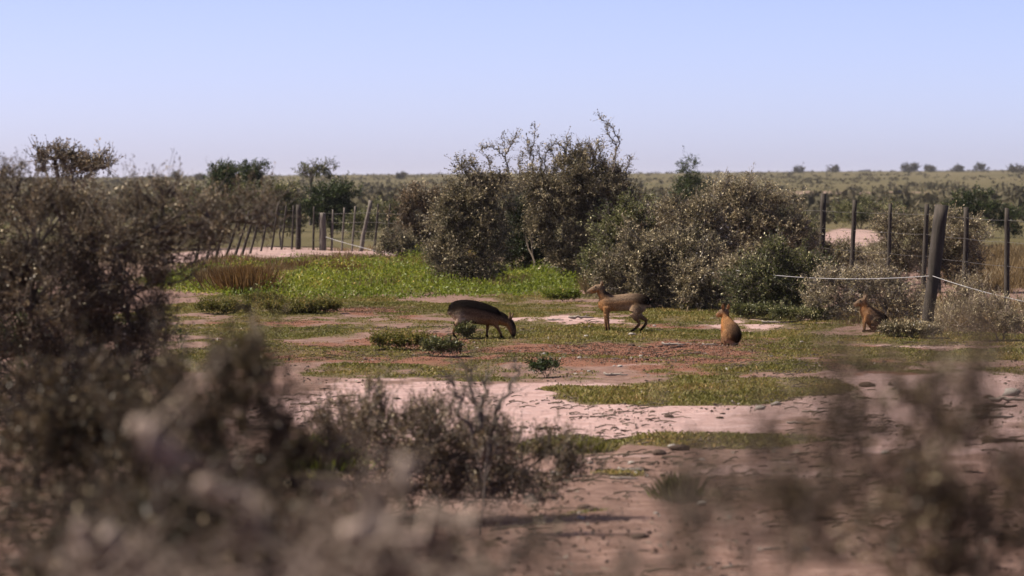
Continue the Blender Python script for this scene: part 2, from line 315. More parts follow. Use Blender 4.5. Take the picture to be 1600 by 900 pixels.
# ------------------------------------------------------------------ shrubs and trees
def shrub(name, label, cat, base, ells, mat='grey', leaf=(.035, .016), n=9000, clump=.2, group=None, spikes=(), bark='bark', flat=.8, twig_r=.004, shell=(.45, 1.0), stem_r=.03, d=None, light=0.0, per_twig=9, back=0.0, up=.35, seed=None, dens=1.9, shoots=.10, rag=1.6, spike_twigs=46):
    """base: photo pixel where it meets the ground (or d = distance and the base straight below bx).
    ells: crown lobes (cx, cy, rx, ry) in photo pixels; spikes: thin branches sticking out, as pixel polylines."""
    global rng
    rng = np.random.default_rng(int(base[0] * 31 + (base[1] or 0) * 7 + n) % 99991 if seed is None else seed)
    if d is None: d = ground_d(base[1])
    g = at(base[0], HZ, d); g[2] = float(hgt(g[0], d))
    s = FPX / d; shoots *= min(1, (s / 85) ** 2)
    root = thing(name, label, cat, g, group)
    st = Acc(); lf = Acc()
    ells = [e if len(e) == 5 else (*e, 1.0) for e in ells]; area = sum(e[2] * e[3] for e in ells); n = int(n * dens)
    S, Mi, E = [], [], []; limbs = []; TW = []
    if rag:
        base_l = [e for e in ells if e[2] > 12]
        for _ in range(int(len(base_l) * rag)):
            e = base_l[rng.integers(len(base_l))]; a_ = rng.uniform(-.35, math.pi + .35); f_ = rng.uniform(.28, .5)
            ells.append((e[0] + math.cos(a_) * e[2] * 1.0, e[1] - math.sin(a_) * e[3] * 1.0, e[2] * f_ * rng.uniform(.6, 1.1), e[3] * f_ * rng.uniform(.7, 1.3), rng.uniform(.4, 1.0)))
        area = sum(e[2] * e[3] for e in ells)
    for (cx, cy, rx, ry, ed) in ells:
        c = at(cx, cy, d) - g; RX, RZ = rx / s, ry / s; RY = RX * flat
        c[1] += back
        rad = np.array([RX, RY, RZ])
        # main limb to this lobe
        b0 = np.array([rng.normal() * .12, rng.normal() * .12, -.03]) * min(1, RX * 2)
        th = stem_r
        if limbs:
            LP = np.concatenate(limbs); dl = np.linalg.norm((LP - c) * [1, 1, 1.3], axis=1); bi = int(dl.argmin())
            if dl[bi] < np.linalg.norm(c - b0) * .75: b0 = LP[bi]; th = stem_r * .55
        mid = b0 * .75 + .25 * c + [0, 0, RZ * .1] + rng.normal(size=3) * .06 * RX if th < stem_r else b0 * .5 + np.array([c[0] * .25, c[1] * .25, max(c[2] - RZ * .6, .1) * .7]) + rng.normal(size=3) * .06 * RX
        t = np.linspace(0, 1, 7); P = bez(b0[None], mid[None], (c - [0, 0, RZ * .25])[None], t)
        P[1:-1] += rng.normal(size=(5, 3)) * .03 * min(1, RX)
        limbs.append(P[2:])
        tube(st, P, np.linspace(th, th * .4, 7), 6, False, .2)
        nl = max(40, int(n * ed * rx * ry / area))
        ncl = max(5, int(RX * (RY + RZ) * 2.6 / clump ** 2))
        dirs = rvec(ncl)
        rr = rng.uniform(shell[0], shell[1], ncl) ** .6
        cc = c + dirs * rad * rr[:, None] * .88
        cc[:, 2] = np.maximum(cc[:, 2], .12)
        for q in range(ncl):
            if q % 3 == 0:
                p0 = P[rng.integers(3, 7)]; m_ = (p0 + cc[q]) / 2 + rng.normal(size=3) * .07 * RX
                tube(st, bez(p0[None], m_[None], cc[q][None], np.linspace(0, 1, 4)), np.linspace(stem_r * .4, twig_r * 1.2, 4), 4, False)
        nt_ = max(4, int(nl / ncl / per_twig))
        wgt = rng.uniform(.35, 1.6, ncl)
        cnt = np.maximum(2, (nt_ * wgt)).astype(int)
        own = np.repeat(np.arange(ncl), cnt); k = len(own)
        dd = unit(rvec(k) + unit(dirs[own] / rad * RX) * .7 + np.array([0, 0, up]))
        ln = clump * rng.uniform(.55, 1.45, k) * rng.uniform(.7, 1.25, ncl)[own]
        lg = rng.random(k) < shoots; ln = np.where(lg, np.minimum(ln * rng.uniform(1.4, 2.6, k), .34), ln); dd = np.where(lg[:, None], unit(dd + [0, 0, .5]), dd)
        s0 = cc[own] + rng.normal(size=(k, 3)) * clump * .25
        TW.append((.34 * (rng.random(ncl) - .5) + .14 * (rng.random() - .5))[own])
        e0 = s0 + dd * ln[:, None]
        S.append(s0); E.append(e0); Mi.append((s0 + e0) / 2 + rvec(k) * ln[:, None] * .16)
    nlow = sum(len(a) for a in S)
    for sp_ in spikes:
        pts = np.array([at(a, b, d) - g for a, b in sp_]); pts[:, 1] += rng.normal() * .1
        m = 14; tt = np.linspace(0, len(pts) - 1, m); P = np.stack([np.interp(tt, range(len(pts)), pts[:, a]) for a in range(3)], 1)
        P[1:] += rng.normal(size=(m - 1, 3)) * .018 * min(1, twig_r / .004)
        tube(st, P, np.linspace(.016, .006, m) * twig_r / .004, 4, True)
        k = spike_twigs; pi = rng.integers(2, m, k); dv = unit(rvec(k) + np.array([0, 0, .3]) + unit(P[-1] - P[0]) * .5); ln = rng.uniform(.05, .22, k) * min(1, twig_r / .004)
        s0 = P[pi]; S.append(s0); E.append(s0 + dv * ln[:, None]); Mi.append(s0 + dv * ln[:, None] * .5 + rvec(k) * .02)
    S = np.concatenate(S); Mi = np.concatenate(Mi); E = np.concatenate(E)
    twigs(st, S, Mi, E, twig_r, twig_r * .45)
    k = len(S); cnt = rng.poisson(np.where(np.arange(k) < nlow, per_twig, per_twig * .3)); own = np.repeat(np.arange(k), cnt); q = len(own)
    t = rng.uniform(.15, 1.05, q); P = bez(S[own], Mi[own], E[own], t) + rng.normal(size=(q, 3)) * leaf[0] * .35
    D = unit(unit(E - S)[own] * .8 + rvec(q) + np.array([0, 0, .2]))
    keep = P[:, 2] > .015; P, D, own = P[keep], D[keep], own[keep]; q = len(P)
    L = leaf[0] * rng.uniform(.55, 1.35, q); Wd = leaf[1] * rng.uniform(.6, 1.3, q)
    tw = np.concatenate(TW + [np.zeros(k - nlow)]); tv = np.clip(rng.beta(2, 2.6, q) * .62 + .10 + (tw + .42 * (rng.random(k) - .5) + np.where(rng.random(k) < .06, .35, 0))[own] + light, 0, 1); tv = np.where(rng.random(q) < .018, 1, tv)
    leaves(lf, P, D, L, Wd, tv)
    o = obj('stems', st.mesh('stems', M['bark_grey' if bark == 'bark' and mat in ('grey', 'brown', 'olive') else bark], True), root)
    o['kind'] = 'stuff'
    o = obj('foliage', lf.mesh('foliage', M[mat]), root); o['kind'] = 'stuff'
    return root

# ---- the large shrub mass in the middle (about 60 m off)
shrub('shrub', 'tall grey-brown shrub with bare dead twig, left part of the central thicket', 'shrub', (765, 446),
      [(740, 330, 52, 55), (750, 395, 52, 52), (715, 350, 34, 50), (785, 302, 28, 22), (745, 298, 20, 18), (720, 410, 36, 40)], 'grey', (.045, .021), 26000, .2,
      spikes=[((792, 300), (793, 262), (789, 238), (786, 212)), ((790, 245), (770, 228), (752, 233)), ((790, 240), (800, 224), (806, 208)), ((738, 290), (742, 262), (736, 250)), ((770, 300), (768, 262), (760, 248))])
shrub('shrub', 'tallest shrub of the central thicket, with a curved bare branch against the sky', 'shrub', (905, 440),
      [(830, 284, 20, 32), (880, 300, 62, 52), (935, 300, 48, 52), (892, 365, 52, 62), (945, 370, 52, 60), (862, 325, 34, 40), (905, 272, 36, 22), (950, 278, 22, 20), (970, 330, 34, 42), (895, 410, 36, 32)], 'grey', (.045, .021), 38000, .2,
      spikes=[((862, 285), (868, 250), (858, 232)), ((900, 268), (897, 240), (905, 222)), ((940, 275), (938, 245), (944, 226)), ((845, 290), (846, 255), (842, 232)), ((818, 290), (812, 262), (816, 244)), ((925, 265), (930, 235), (940, 218)), ((950, 300), (961, 252), (967, 222), (958, 205), (948, 192), (936, 183)), ((958, 250), (962, 226), (950, 210), (946, 196)), ((832, 285), (833, 235), (836, 204)), ((828, 250), (826, 222)), ((880, 270), (884, 232), (870, 225)), ((884, 240), (885, 214)),
              ((905, 262), (912, 236), (922, 228)), ((850, 270), (854, 238), (862, 226)), ((975, 300), (980, 262), (986, 244)), ((920, 262), (926, 240), (920, 226))])
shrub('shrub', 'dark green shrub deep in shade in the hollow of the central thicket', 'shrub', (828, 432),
      [(822, 360, 36, 50), (826, 400, 34, 36), (850, 400, 26, 40)], 'green', (.05, .022), 11000, .2, back=1.6, light=-.3, dens=2.2)  # leaf tints darkened as well, painting in the hollow's deep shade
# ---- lower shrubs right of it (about 50 m off)
shrub('shrub', 'round grey shrub just behind the standing mara', 'shrub', (1010, 482),
      [(990, 425, 58, 45), (1040, 430, 52, 48), (955, 445, 36, 34), (1010, 465, 60, 20), (1065, 400, 44, 36), (1005, 395, 44, 32)], 'grey', (.04, .019), 24000, .17, light=.05)
shrub('shrub', 'brownish shrub rising between the thicket and the grey shrubs on its right', 'shrub', (1020, 452),
      [(1020, 360, 44, 36), (1060, 355, 40, 34), (990, 385, 34, 36), (1035, 400, 50, 38)], 'brown', (.042, .02), 15000, .18, light=.05)
shrub('shrub', 'wide dusky grey shrub with pointed top left of the thick fence post', 'shrub', (1170, 455),
      [(1130, 330, 40, 38), (1170, 345, 44, 44), (1215, 345, 34, 36), (1110, 370, 46, 48), (1170, 395, 66, 46), (1220, 385, 44, 42), (1160, 305, 24, 18), (1195, 310, 22, 18), (1130, 300, 16, 16)], 'grey', (.042, .02), 30000, .18,
      spikes=[((1120, 330), (1128, 300), (1140, 284)), ((1190, 320), (1196, 296), (1204, 286)), ((1165, 310), (1168, 290), (1176, 280))])
shrub('shrub', 'green-grey shrub with dark hollow behind the sitting orange mara', 'shrub', (1205, 492),
      [(1215, 425, 44, 40), (1180, 455, 44, 34), (1240, 455, 36, 36), (1210, 475, 52, 18), (1255, 425, 28, 30)], 'olive', (.038, .018), 19000, .16)
shrub('shrub', 'low grey shrub left of the sitting orange mara', 'shrub', (1110, 484), [(1100, 440, 42, 34), (1130, 455, 36, 28), (1080, 460, 34, 24), (1150, 430, 30, 28)], 'grey', (.038, .018), 14000, .16)
shrub('shrub', 'small dark upright shrub on the skyline right of the central thicket', 'shrub', (1080, 360),
      [(1080, 272, 16, 18), (1082, 300, 26, 22), (1066, 310, 18, 18), (1090, 325, 24, 20)], 'green', (.075, .034), 5000, .3)
shrub('shrub', 'grey-olive shrub joining the tall thicket to the lower grey shrubs', 'shrub', (960, 462), [(965, 400, 44, 44), (985, 350, 34, 36), (940, 425, 40, 36), (1000, 420, 34, 34)], 'olive', (.043, .02), 14000, .18, light=.02)
shrub('shrub', 'ragged grey shrub filling the gap left of the pointed dusky one', 'shrub', (1095, 464), [(1085, 385, 40, 40), (1110, 410, 40, 40), (1060, 340, 26, 30), (1100, 345, 26, 28)], 'grey', (.042, .02), 14000, .17)
shrub('shrub', 'olive-grey shrub at the foot of the thick fence post', 'shrub', (1262, 446), [(1255, 385, 32, 36), (1270, 420, 40, 38), (1240, 350, 24, 24), (1235, 410, 34, 36), (1290, 440, 30, 26)], 'olive', (.04, .019), 13000, .16, light=.02)
shrub('shrub', 'small ragged bush at the left foot of the thicket', 'shrub', (700, 440), [(700, 390, 28, 34), (725, 420, 30, 24), (690, 350, 20, 26)], 'grey', (.045, .02), 6000, .17)
# ---- shrubs round the leaning post
shrub('shrub', 'open grey shrub with arching stems behind the leaning post', 'shrub', (1452, 458),
      [(1420, 385, 44, 44), (1480, 365, 48, 36), (1520, 380, 38, 40), (1460, 410, 46, 40), (1400, 425, 34, 36), (1500, 415, 36, 28), (1385, 365, 26, 24)], 'grey', (.038, .018), 19000, .17)
shrub('shrub', 'low grey bush in which the half-hidden mara sits', 'shrub', (1390, 506),
      [(1390, 460, 40, 34), (1420, 475, 34, 28), (1330, 465, 36, 36), (1300, 480, 36, 26), (1365, 440, 34, 24), (1290, 455, 28, 26)], 'grey', (.032, .013), 9000, .14, light=.14, back=.6, stem_r=.012)
shrub('shrub', 'grey bush between the thick fence post and the thin one beside it', 'shrub', (1310, 446),
      [(1300, 408, 40, 26), (1345, 422, 44, 34), (1290, 430, 44, 34), (1380, 405, 34, 28), (1260, 400, 30, 30)], 'grey', (.038, .018), 15000, .16)
shrub('shrub', 'low brownish bush at the right edge below the fence', 'shrub', (1560, 535), [(1540, 495, 48, 26), (1585, 490, 34, 28), (1500, 505, 40, 20), (1600, 515, 40, 22)], 'grey', (.04, .008), 4200, .14, light=.15, stem_r=.012, up=.8, bark='twig_pale')
shrub('shrub', 'low dry bush at the foot of the leaning post', 'shrub', (1470, 518), [(1475, 490, 28, 22), (1500, 475, 30, 24), (1525, 465, 28, 24)], 'grey', (.04, .008), 2600, .13, light=.18, stem_r=.012, up=.8, bark='twig_pale')
shrub('shrub', 'dark green bush behind the fence at the right edge', 'shrub', (1530, 372), [(1525, 318, 28, 16), (1545, 335, 34, 20), (1505, 332, 24, 18), (1590, 345, 26, 16)], 'green', (.07, .034), 6500, .26)
shrub('shrub', 'yellowish green bush seen between two right-hand fence posts', 'shrub', (1350, 358), [(1350, 328, 28, 16), (1325, 335, 22, 14), (1395, 338, 24, 16)], 'olive', (.075, .036), 4500, .28, light=.12)
# ---- left middle distance
shrub('shrub', 'dark rounded tree-like bush on the left skyline', 'shrub', (372, 362),
      [(370, 280, 36, 22), (345, 288, 24, 18), (398, 285, 22, 20), (372, 300, 40, 20), (352, 270, 18, 12), (400, 268, 14, 10)], 'green', (.085, .04), 8500, .28, stem_r=.07)
shrub('tree', 'small forked tree with bare trunk on the left skyline', 'tree', (481, 352),
      [(486, 264, 15, 13), (512, 262, 14, 11), (500, 274, 17, 9), (478, 275, 9, 10), (520, 272, 8, 8)], 'olive', (.075, .035), 1100, .26, stem_r=.08, twig_r=.012)
shrub('shrub', 'low dark green bush under the small forked tree', 'shrub', (520, 372), [(520, 312, 34, 22), (540, 305, 22, 16), (500, 322, 26, 22), (525, 340, 38, 20)], 'green', (.08, .038), 8000, .28)
shrub('shrub', 'olive bush behind the left fence, partly hidden by the near branch', 'shrub', (440, 385), [(435, 320, 30, 24), (410, 335, 34, 24), (455, 345, 24, 20), (400, 305, 28, 14), (440, 300, 24, 12)], 'olive', (.07, .033), 8000, .25)
shrub('shrub', 'grey bush at the right end of the left fence', 'shrub', (665, 402), [(660, 340, 34, 34), (690, 330, 26, 36), (640, 370, 26, 26), (680, 375, 34, 30), (655, 310, 22, 16)], 'brown', (.058, .027), 12000, .22)
shrub('shrub', 'small grey bush in front of the fence beside the sagging cable', 'shrub', (622, 412), [(622, 382, 22, 22), (640, 395, 16, 14), (605, 390, 14, 14)], 'grey', (.05, .022), 3500, .18)
shrub('shrub', 'pale olive bushes behind the leaning dark fence post', 'shrub', (590, 376), [(590, 345, 22, 18), (560, 352, 22, 14), (620, 340, 22, 20)], 'olive', (.07, .033), 4500, .25, light=.1)
shrub('shrub', 'dark bush left of the pale sand track', 'shrub', (285, 388), [(285, 340, 46, 24), (250, 350, 34, 26), (330, 345, 34, 22), (300, 318, 34, 14)], 'olive', (.07, .033), 9000, .25)
# ---- the big blurred shrub on the left (about 18 m off)
shrub('shrub', 'large dark brown shrub filling the left edge, one long branch reaching right', 'shrub', (20, 0),
      [(60, 365, 130, 72), (180, 375, 110, 58), (60, 470, 150, 90), (200, 470, 80, 70), (300, 340, 80, 46, .6), (380, 335, 56, 42, .5), (420, 345, 30, 28, .45), (40, 600, 130, 100), (150, 570, 100, 80), (-60, 420, 110, 150), (20, 300, 60, 24), (130, 315, 60, 20), (260, 400, 70, 36, .5), (335, 375, 46, 22, .4), (240, 310, 50, 24, .6), (210, 540, 60, 60), (170, 640, 90, 70)],
      'brown', (.019, .0085), 72000, .115, d=21.0, shoots=.10, rag=.7, light=-.1, twig_r=.0022, stem_r=.03,
      spikes=[((100, 520), (200, 468), (270, 430), (320, 400), (370, 370)), ((180, 480), (230, 440), (290, 440), (305, 420)), ((-20, 280), (20, 262), (40, 258))])
shrub('shrub', 'dusky olive shrub in the shade behind the big left shrub', 'shrub', (60, 0), [(60, 560, 150, 120), (180, 600, 90, 90), (-20, 480, 120, 120), (120, 680, 140, 80)], 'green', (.026, .012), 12000, .11, d=23.0, twig_r=.002, stem_r=.02)
shrub('tree', 'flat-topped thorn tree rising behind the big left shrub', 'tree', (125, 0), [(85, 245, 24, 9), (110, 240, 24, 7), (135, 262, 34, 11), (160, 258, 18, 7), (105, 262, 26, 12)], 'brown', (.026, .012), 1500, .09, d=26.0, shoots=0, rag=.5, twig_r=.004, stem_r=.04,
      spikes=[((120, 300), (112, 262), (90, 246)), ((130, 290), (150, 262), (182, 254)), ((70, 268), (66, 240))])
# ---- foreground shrubs, out of focus
shrub('shrub', 'low dark shrub in the middle foreground beside the bare sand', 'shrub', (690, 0), [(640, 690, 120, 50), (740, 705, 100, 46), (840, 740, 76, 36), (550, 665, 66, 44), (860, 705, 40, 18), (520, 690, 60, 40), (690, 665, 70, 30), (780, 770, 110, 36), (640, 760, 120, 40)], 'brown', (.022, .008), 20000, .085, d=19.0, twig_r=.0024, stem_r=.012, up=.8, shoots=.2, light=.02)
shrub('weed', 'thin dry weed with bare stems standing against the pale sand', 'plant', (762, 0), [(762, 690, 30, 30)], 'brown', (.018, .008), 300, .05, d=18.2, twig_r=.0032, stem_r=.006,
      spikes=[((752, 720), (752, 650), (740, 610), (730, 580)), ((765, 720), (775, 650), (795, 610), (808, 575)), ((752, 670), (756, 620), (762, 585)), ((745, 700), (720, 640), (706, 600))])
shrub('shrub', 'blurred olive-brown shrub at the left below the big dark one', 'shrub', (110, 0), [(130, 640, 100, 80), (60, 720, 110, 80), (200, 700, 100, 80), (280, 640, 80, 60), (120, 800, 200, 90)], 'brown', (.017, .0075), 13000, .07, d=11.0, bark='bark_near', shoots=.2, twig_r=.0017, stem_r=.012, light=-.12, up=.8)
shrub('shrub', 'brown blurred twiggy shrub left of the red ground', 'shrub', (360, 0), [(330, 620, 90, 70), (420, 620, 60, 70), (380, 720, 110, 80), (290, 720, 100, 80), (460, 740, 70, 60), (390, 830, 190, 80)], 'brown', (.018, .0075), 7500, .075, d=8.5, bark='bark_near', shoots=.25, twig_r=.0019, stem_r=.01, light=-.22, up=.9)
shrub('shrub', 'brown twiggy shrub, blurred, filling the bottom left corner', 'shrub', (250, 0), [(120, 860, 220, 100), (360, 850, 180, 90), (560, 860, 160, 80), (720, 880, 110, 60), (300, 960, 420, 110), (660, 980, 240, 90)], 'brown', (.018, .0075), 6500, .065, d=6.6, bark='bark_near', shoots=.2, twig_r=.0018, stem_r=.008, up=.6, light=-.25)
shrub('shrub', 'dry grey-mauve shrub with pale stalks, very blurred, along the bottom left edge', 'shrub', (420, 0), [(200, 900, 150, 40), (440, 890, 150, 40), (640, 880, 150, 40), (760, 900, 80, 40), (560, 850, 90, 30)], 'pale', (.022, .009), 170, .05, rag=0, shoots=0, d=4.2, twig_r=.003, stem_r=.006, up=.3, per_twig=4, bark='stalk', spike_twigs=4,
      spikes=[((330, 760), (370, 780), (392, 812), (398, 850)), ((130, 830), (170, 850), (200, 880), (215, 920)), ((230, 650), (262, 680), (296, 690), (304, 720)), ((640, 730), (590, 800), (600, 850)), ((540, 830), (680, 815), (790, 800))])
shrub('shrub', 'dark blurred shrub in the lower right corner', 'shrub', (1480, 0), [(1490, 760, 130, 90), (1420, 670, 60, 70), (1560, 820, 120, 100), (1400, 820, 120, 80), (1480, 870, 190, 70), (1440, 620, 44, 50)], 'brown', (.014, .006), 5200, .06, d=6.2, bark='bark_near', shoots=.2, twig_r=.0015, stem_r=.01, up=.8)
shrub('shrub', 'thin blurred twigs of a small bush in the lower right foreground', 'shrub', (1230, 0), [(1180, 830, 130, 60), (1300, 680, 44, 70, .8), (1290, 780, 80, 80), (1090, 800, 60, 70), (1220, 720, 60, 50), (1330, 610, 50, 40, .4)], 'brown', (.013, .005), 1500, .06, d=4.9, bark='bark_near', shoots=.3, rag=.5, twig_r=.0014, stem_r=.004, up=.9, per_twig=5, light=-.1)
shrub('shrub', 'very faint blurred dry sprays along the bottom edge right of centre', 'shrub', (1020, 0), [(900, 900, 110, 50), (1050, 870, 110, 60), (1180, 900, 120, 50), (1120, 760, 50, 60, .6), (960, 980, 240, 60)], 'pale', (.014, .005), 520, .06, d=4.0, shoots=.3, rag=.5, twig_r=.0012, stem_r=.003, up=.9, per_twig=4)
shrub('shrub', 'faint blurred stalks at the right edge before the stone pile', 'shrub', (1540, 0), [(1540, 610, 50, 50, .7), (1580, 680, 60, 60), (1500, 560, 40, 40, .5), (1460, 700, 60, 50)], 'brown', (.013, .005), 700, .06, d=4.6, bark='bark_near', shoots=.3, rag=.5, twig_r=.0014, stem_r=.004, up=.9, per_twig=5)

# ------------------------------------------------------------------ trees on the far skyline: separate little ones
def far_bush(px, pyb, w_, h_, d, label):
    w_ *= .95; h_ *= .74; pyb += 1
    shrub('far_tree', label, 'tree', (px, 0), [(px, pyb - h_ * .62, w_ * .5, h_ * .42), (px + w_ * .22, pyb - h_ * .45, w_ * .3, h_ * .35), (px - w_ * .25, pyb - h_ * .42, w_ * .28, h_ * .35)], 'far', (.5 * d / 1200, .28 * d / 1200), 500, 1.0 * d / 1200, d=d, twig_r=.03, stem_r=.15, group='trees on the skyline')
for (px_, pyb, w_, h_, d_, lb) in [
    (274, 279, 11, 13, 900, 'tiny tree on the skyline above the left post'), (628, 278, 16, 8, 900, 'tiny low tree on the skyline left of the thicket'), (313, 279, 10, 7, 900, 'faint tiny bush on the skyline left of the rounded bush'),
    (1424, 267, 26, 14, 1100, 'widest dark tree on the right skyline'), (1452, 267, 14, 9, 1100, 'small tree right beside the widest skyline tree'), (1498, 266, 20, 7, 1100, 'low flat tree on the skyline between two darker ones'),
    (1533, 267, 22, 13, 1100, 'upright tree on the right skyline, second from the edge'), (1590, 269, 24, 15, 1000, 'dark tree on the skyline at the right edge'), (1247, 267, 16, 9, 1100, 'pale small tree on the skyline above the fence'), (1303, 267, 18, 8, 1100, 'small round tree on the skyline right of the thick post')]:
    far_bush(px_, pyb, w_, h_, d_, lb)

# ---- far scrub reading as one mass
rng = np.random.default_rng(11)
acc = Acc(); NS = 30000
d_ = 130 * (2600 / 130) ** rng.random(NS) ** .6; u_ = rng.uniform(-.21, .21, NS)
x_ = u_ * d_; keep = (vnoise(u_ * 55, np.log(d_) * 14, 21) + .5 * vnoise(u_ * 170, np.log(d_) * 40, 22) > .66) & (rng.random(NS) > .66 * sstep(250, 600, d_))
ppx, ppy = project(x_, d_, hgt(x_, d_) * (d_ > 110)); keep &= wt([(1250, 301, 200, 3, 1)], ppx, ppy) < .3
keep &= wt([(1330, 372, 55, 20, 1), (440, 399, 190, 16, 1)], ppx, ppy) < .3
x_, d_ = x_[keep], d_[keep]; n_ = len(x_)
sz = rng.uniform(.3, 1.0, n_) * rng.uniform(.6, 1.5, n_); z_ = hgt(x_, d_)
k = 14; own = np.repeat(np.arange(n_), k); q = len(own)
dv = rvec(q); dv[:, 2] = np.abs(dv[:, 2])
P = np.stack([x_, d_, z_], 1)[own] + dv * (sz[own][:, None] * np.array([1.0, 1.0, .75])) * rng.uniform(.2, .8, (q, 1))
leaves(acc, P, unit(rvec(q) + [0, 0, .3]), sz[own] * rng.uniform(.3, .7, q), sz[own] * rng.uniform(.2, .45, q), np.clip(rng.beta(2, 2, q) * .7 + .45 * (rng.random(n_)[own]) ** 1.5, 0, 1))
o = obj('far_scrub', acc.mesh('far_scrub', M['far'])); o['kind'] = 'stuff'; o['label'] = 'low olive scrub covering the distant plain up to the skyline'; o['category'] = 'scrub'

# ------------------------------------------------------------------ low plants on the ground (uncountable)
def blades(acc, X, Y, h, wd, lean, T, k=1, spread=.02):
    n = len(X) * k
    X = np.repeat(X, k) + rng.normal(size=n) * spread; Y = np.repeat(Y, k) + rng.normal(size=n) * spread; h = np.repeat(h, k) * rng.uniform(.5, 1.2, n)
    Z = hgt(X, Y) - .005
    P = np.stack([X, Y, Z], 1); a = rng.uniform(0, 6.283, n)
    D = unit(np.stack([np.cos(a) * lean, np.sin(a) * lean, np.ones(n)], 1) + rng.normal(size=(n, 3)) * .15)
    leaves(acc, P, D, h, np.full(n, wd) * rng.uniform(.6, 1.4, n), np.clip(np.repeat(T, k) + rng.normal(size=n) * .17, 0, 1))
def scatter(n, d0, d1, lst, thr, amp=.6, sc_=.5, seed=5):
    d = rng.uniform(d0 ** 2, d1 ** 2, n) ** .5; x = rng.uniform(-.18, .18, n) * d
    a, b = project(x, d, 0 * x)
    ww = wtn(lst, a, b, x, d, seed) if amp < 0 else wt(lst, a, b) + amp * (vnoise(x / sc_, d / sc_, seed) - .5) + .3 * (vnoise(x / .15, d / .15, seed + 1) - .5)
    kp = ww > thr + .4 * (rng.random(n) ** 2 - .15); return x[kp], d[kp], np.clip((ww[kp] - thr) / .5, .25, 1)
def stuff(name, label, cat, acc, mat):
    o = obj(name, acc.mesh(name, M[mat])); o['kind'] = 'stuff'; o['label'] = label; o['category'] = cat; return o
rng = np.random.default_rng(21)
acc = Acc(); x, d, q = scatter(420000, 18, 58, [g for g in GREEN if g[1] > 468], .5, -1, seed=70)
blades(acc, x, d, (.014 + .04 * q) * (.5 + vnoise(x / .25, d / .3, 36)), .012, 1.0, .25 + .6 * vnoise(x / .6, d / .8, 31), 2)
stuff('low_grass', 'mats of low green grass on the bare ground', 'grass', acc, 'mat_green')
acc = Acc(); x, d, q = scatter(260000, 26, 60, RED, .52, -1, seed=60)
blades(acc, x, d, .012 + .014 * q, .009, 1.3, .15 + .8 * vnoise(x / .4, d / .6, 33), 2)
stuff('red_ground_cover', 'patches of low reddish plants on the sandy ground', 'ground cover', acc, 'red')
acc = Acc(); x, d, q = scatter(52000, 48, 84, [(560, 444, 360, 27, 1), (820, 445, 90, 22, 1), (690, 415, 70, 22, .9), (560, 425, 160, 14, .8)], .45, .5, 1.2)
ph = (.05 + .36 * q * vnoise(x / .8, d / 1.0, 41) ** 1.3) * rng.uniform(.5, 1.2, len(x)); k_ = 7; n_ = len(x) * k_; own = np.repeat(np.arange(len(x)), k_)
P = np.stack([x[own] + rng.normal(size=n_) * .06, d[own] + rng.normal(size=n_) * .06, hgt(x[own], d[own]) + ph[own] * rng.random(n_) ** .6], 1)
leaves(acc, P, unit(rvec(n_) + [0, 0, .7]), rng.uniform(.03, .085, n_), rng.uniform(.012, .032, n_), np.clip(.05 + .75 * vnoise(x / .9, d / 1.5, 42)[own] + rng.normal(size=n_) * .18, 0, 1))
stuff('green_weeds', 'bright green weeds growing in a band before the thicket and fence', 'weeds', acc, 'weed')
acc = Acc(); x, d, q = scatter(120000, 40, 92, DRY, .5, .6, 1.0)
x2, d2, q2 = scatter(26000, 50, 80, [(600, 436, 330, 26, .62)], .5, .9, .9, 91)
blades(acc, x2, d2, .12 + .22 * q2, .012, .4, .3 + 0 * x2, 2, .05)
blades(acc, x, d, .06 + .22 * q * (.4 + vnoise(x / .8, d / 1.1, 51)), .015, .5, .1 + .7 * vnoise(x / .7, d / 1.2, 52), 2, .05)
stuff('dry_grass', 'tan dry grass by the fences and under the bushes', 'grass', acc, 'dry')
acc = Acc(); x, d, q = scatter(60000, 55, 92, [(440, 425, 150, 9, 1), (570, 420, 150, 7, .9), (700, 412, 60, 20, .9), (360, 430, 60, 14, .9)], .5, .7, 1.0, 95)
blades(acc, x, d, .10 + .26 * q * (.4 + vnoise(x / .8, d / 1.1, 96)), .016, .45, .1 + .8 * vnoise(x / .7, d / 1.2, 97), 2, .05)
stuff('rusty_grass', 'band of rusty tan grass between the green weeds and the left fence', 'grass', acc, 'orange')
# fine twig litter on the open earth
acc = Acc(); n_ = 5200; d = rng.uniform(15.5, 46, n_); x = rng.uniform(-.17, .17, n_) * d
kp = vnoise(x / .9, d / 1.6, 63) > .45 + .25 * (d > 30); x, d = x[kp], d[kp]; n_ = len(x); A0 = np.stack([x, d, hgt(x, d) + .008], 1)
a_ = rng.normal(size=n_) * .5; L_ = rng.uniform(.03, .16, n_) * rng.uniform(.4, 1.4, n_); D_ = np.stack([np.cos(a_), np.sin(a_), 0 * a_], 1); E0 = A0 + D_ * L_[:, None]; E0[:, 2] = hgt(E0[:, 0], E0[:, 1]) + .012
twigs(acc, A0, (A0 + E0) / 2 + rng.normal(size=(n_, 3)) * [.008, .008, .004] + [0, 0, .008], E0, .0065, .003)
stuff('twig_litter', 'fine dark twigs strewn over the open earth', 'twigs', acc, 'bark')
# leaf litter and small pebbles at the near edge and over the sand
acc = Acc(); n_ = 15000; d = rng.uniform(15, 44, n_); x = rng.uniform(-.17, .17, n_) * d; a, b = project(x, d, 0 * x)
kp = (vnoise(x / .5, d / .7, 61) > .62) | (wt([(880, 840, 110, 70, 1)], a, b) > .4); x, d = x[kp], d[kp]; n_ = len(x)
D = rvec(n_); D[:, 2] *= .25; leaves(acc, np.stack([x, d, hgt(x, d) + .012], 1), unit(D), rng.uniform(.015, .06, n_), rng.uniform(.008, .03, n_), rng.beta(1.2, 1.6, n_))
stuff('litter', 'scattered dead leaves and chips on the bare ground', 'litter', acc, 'pale')

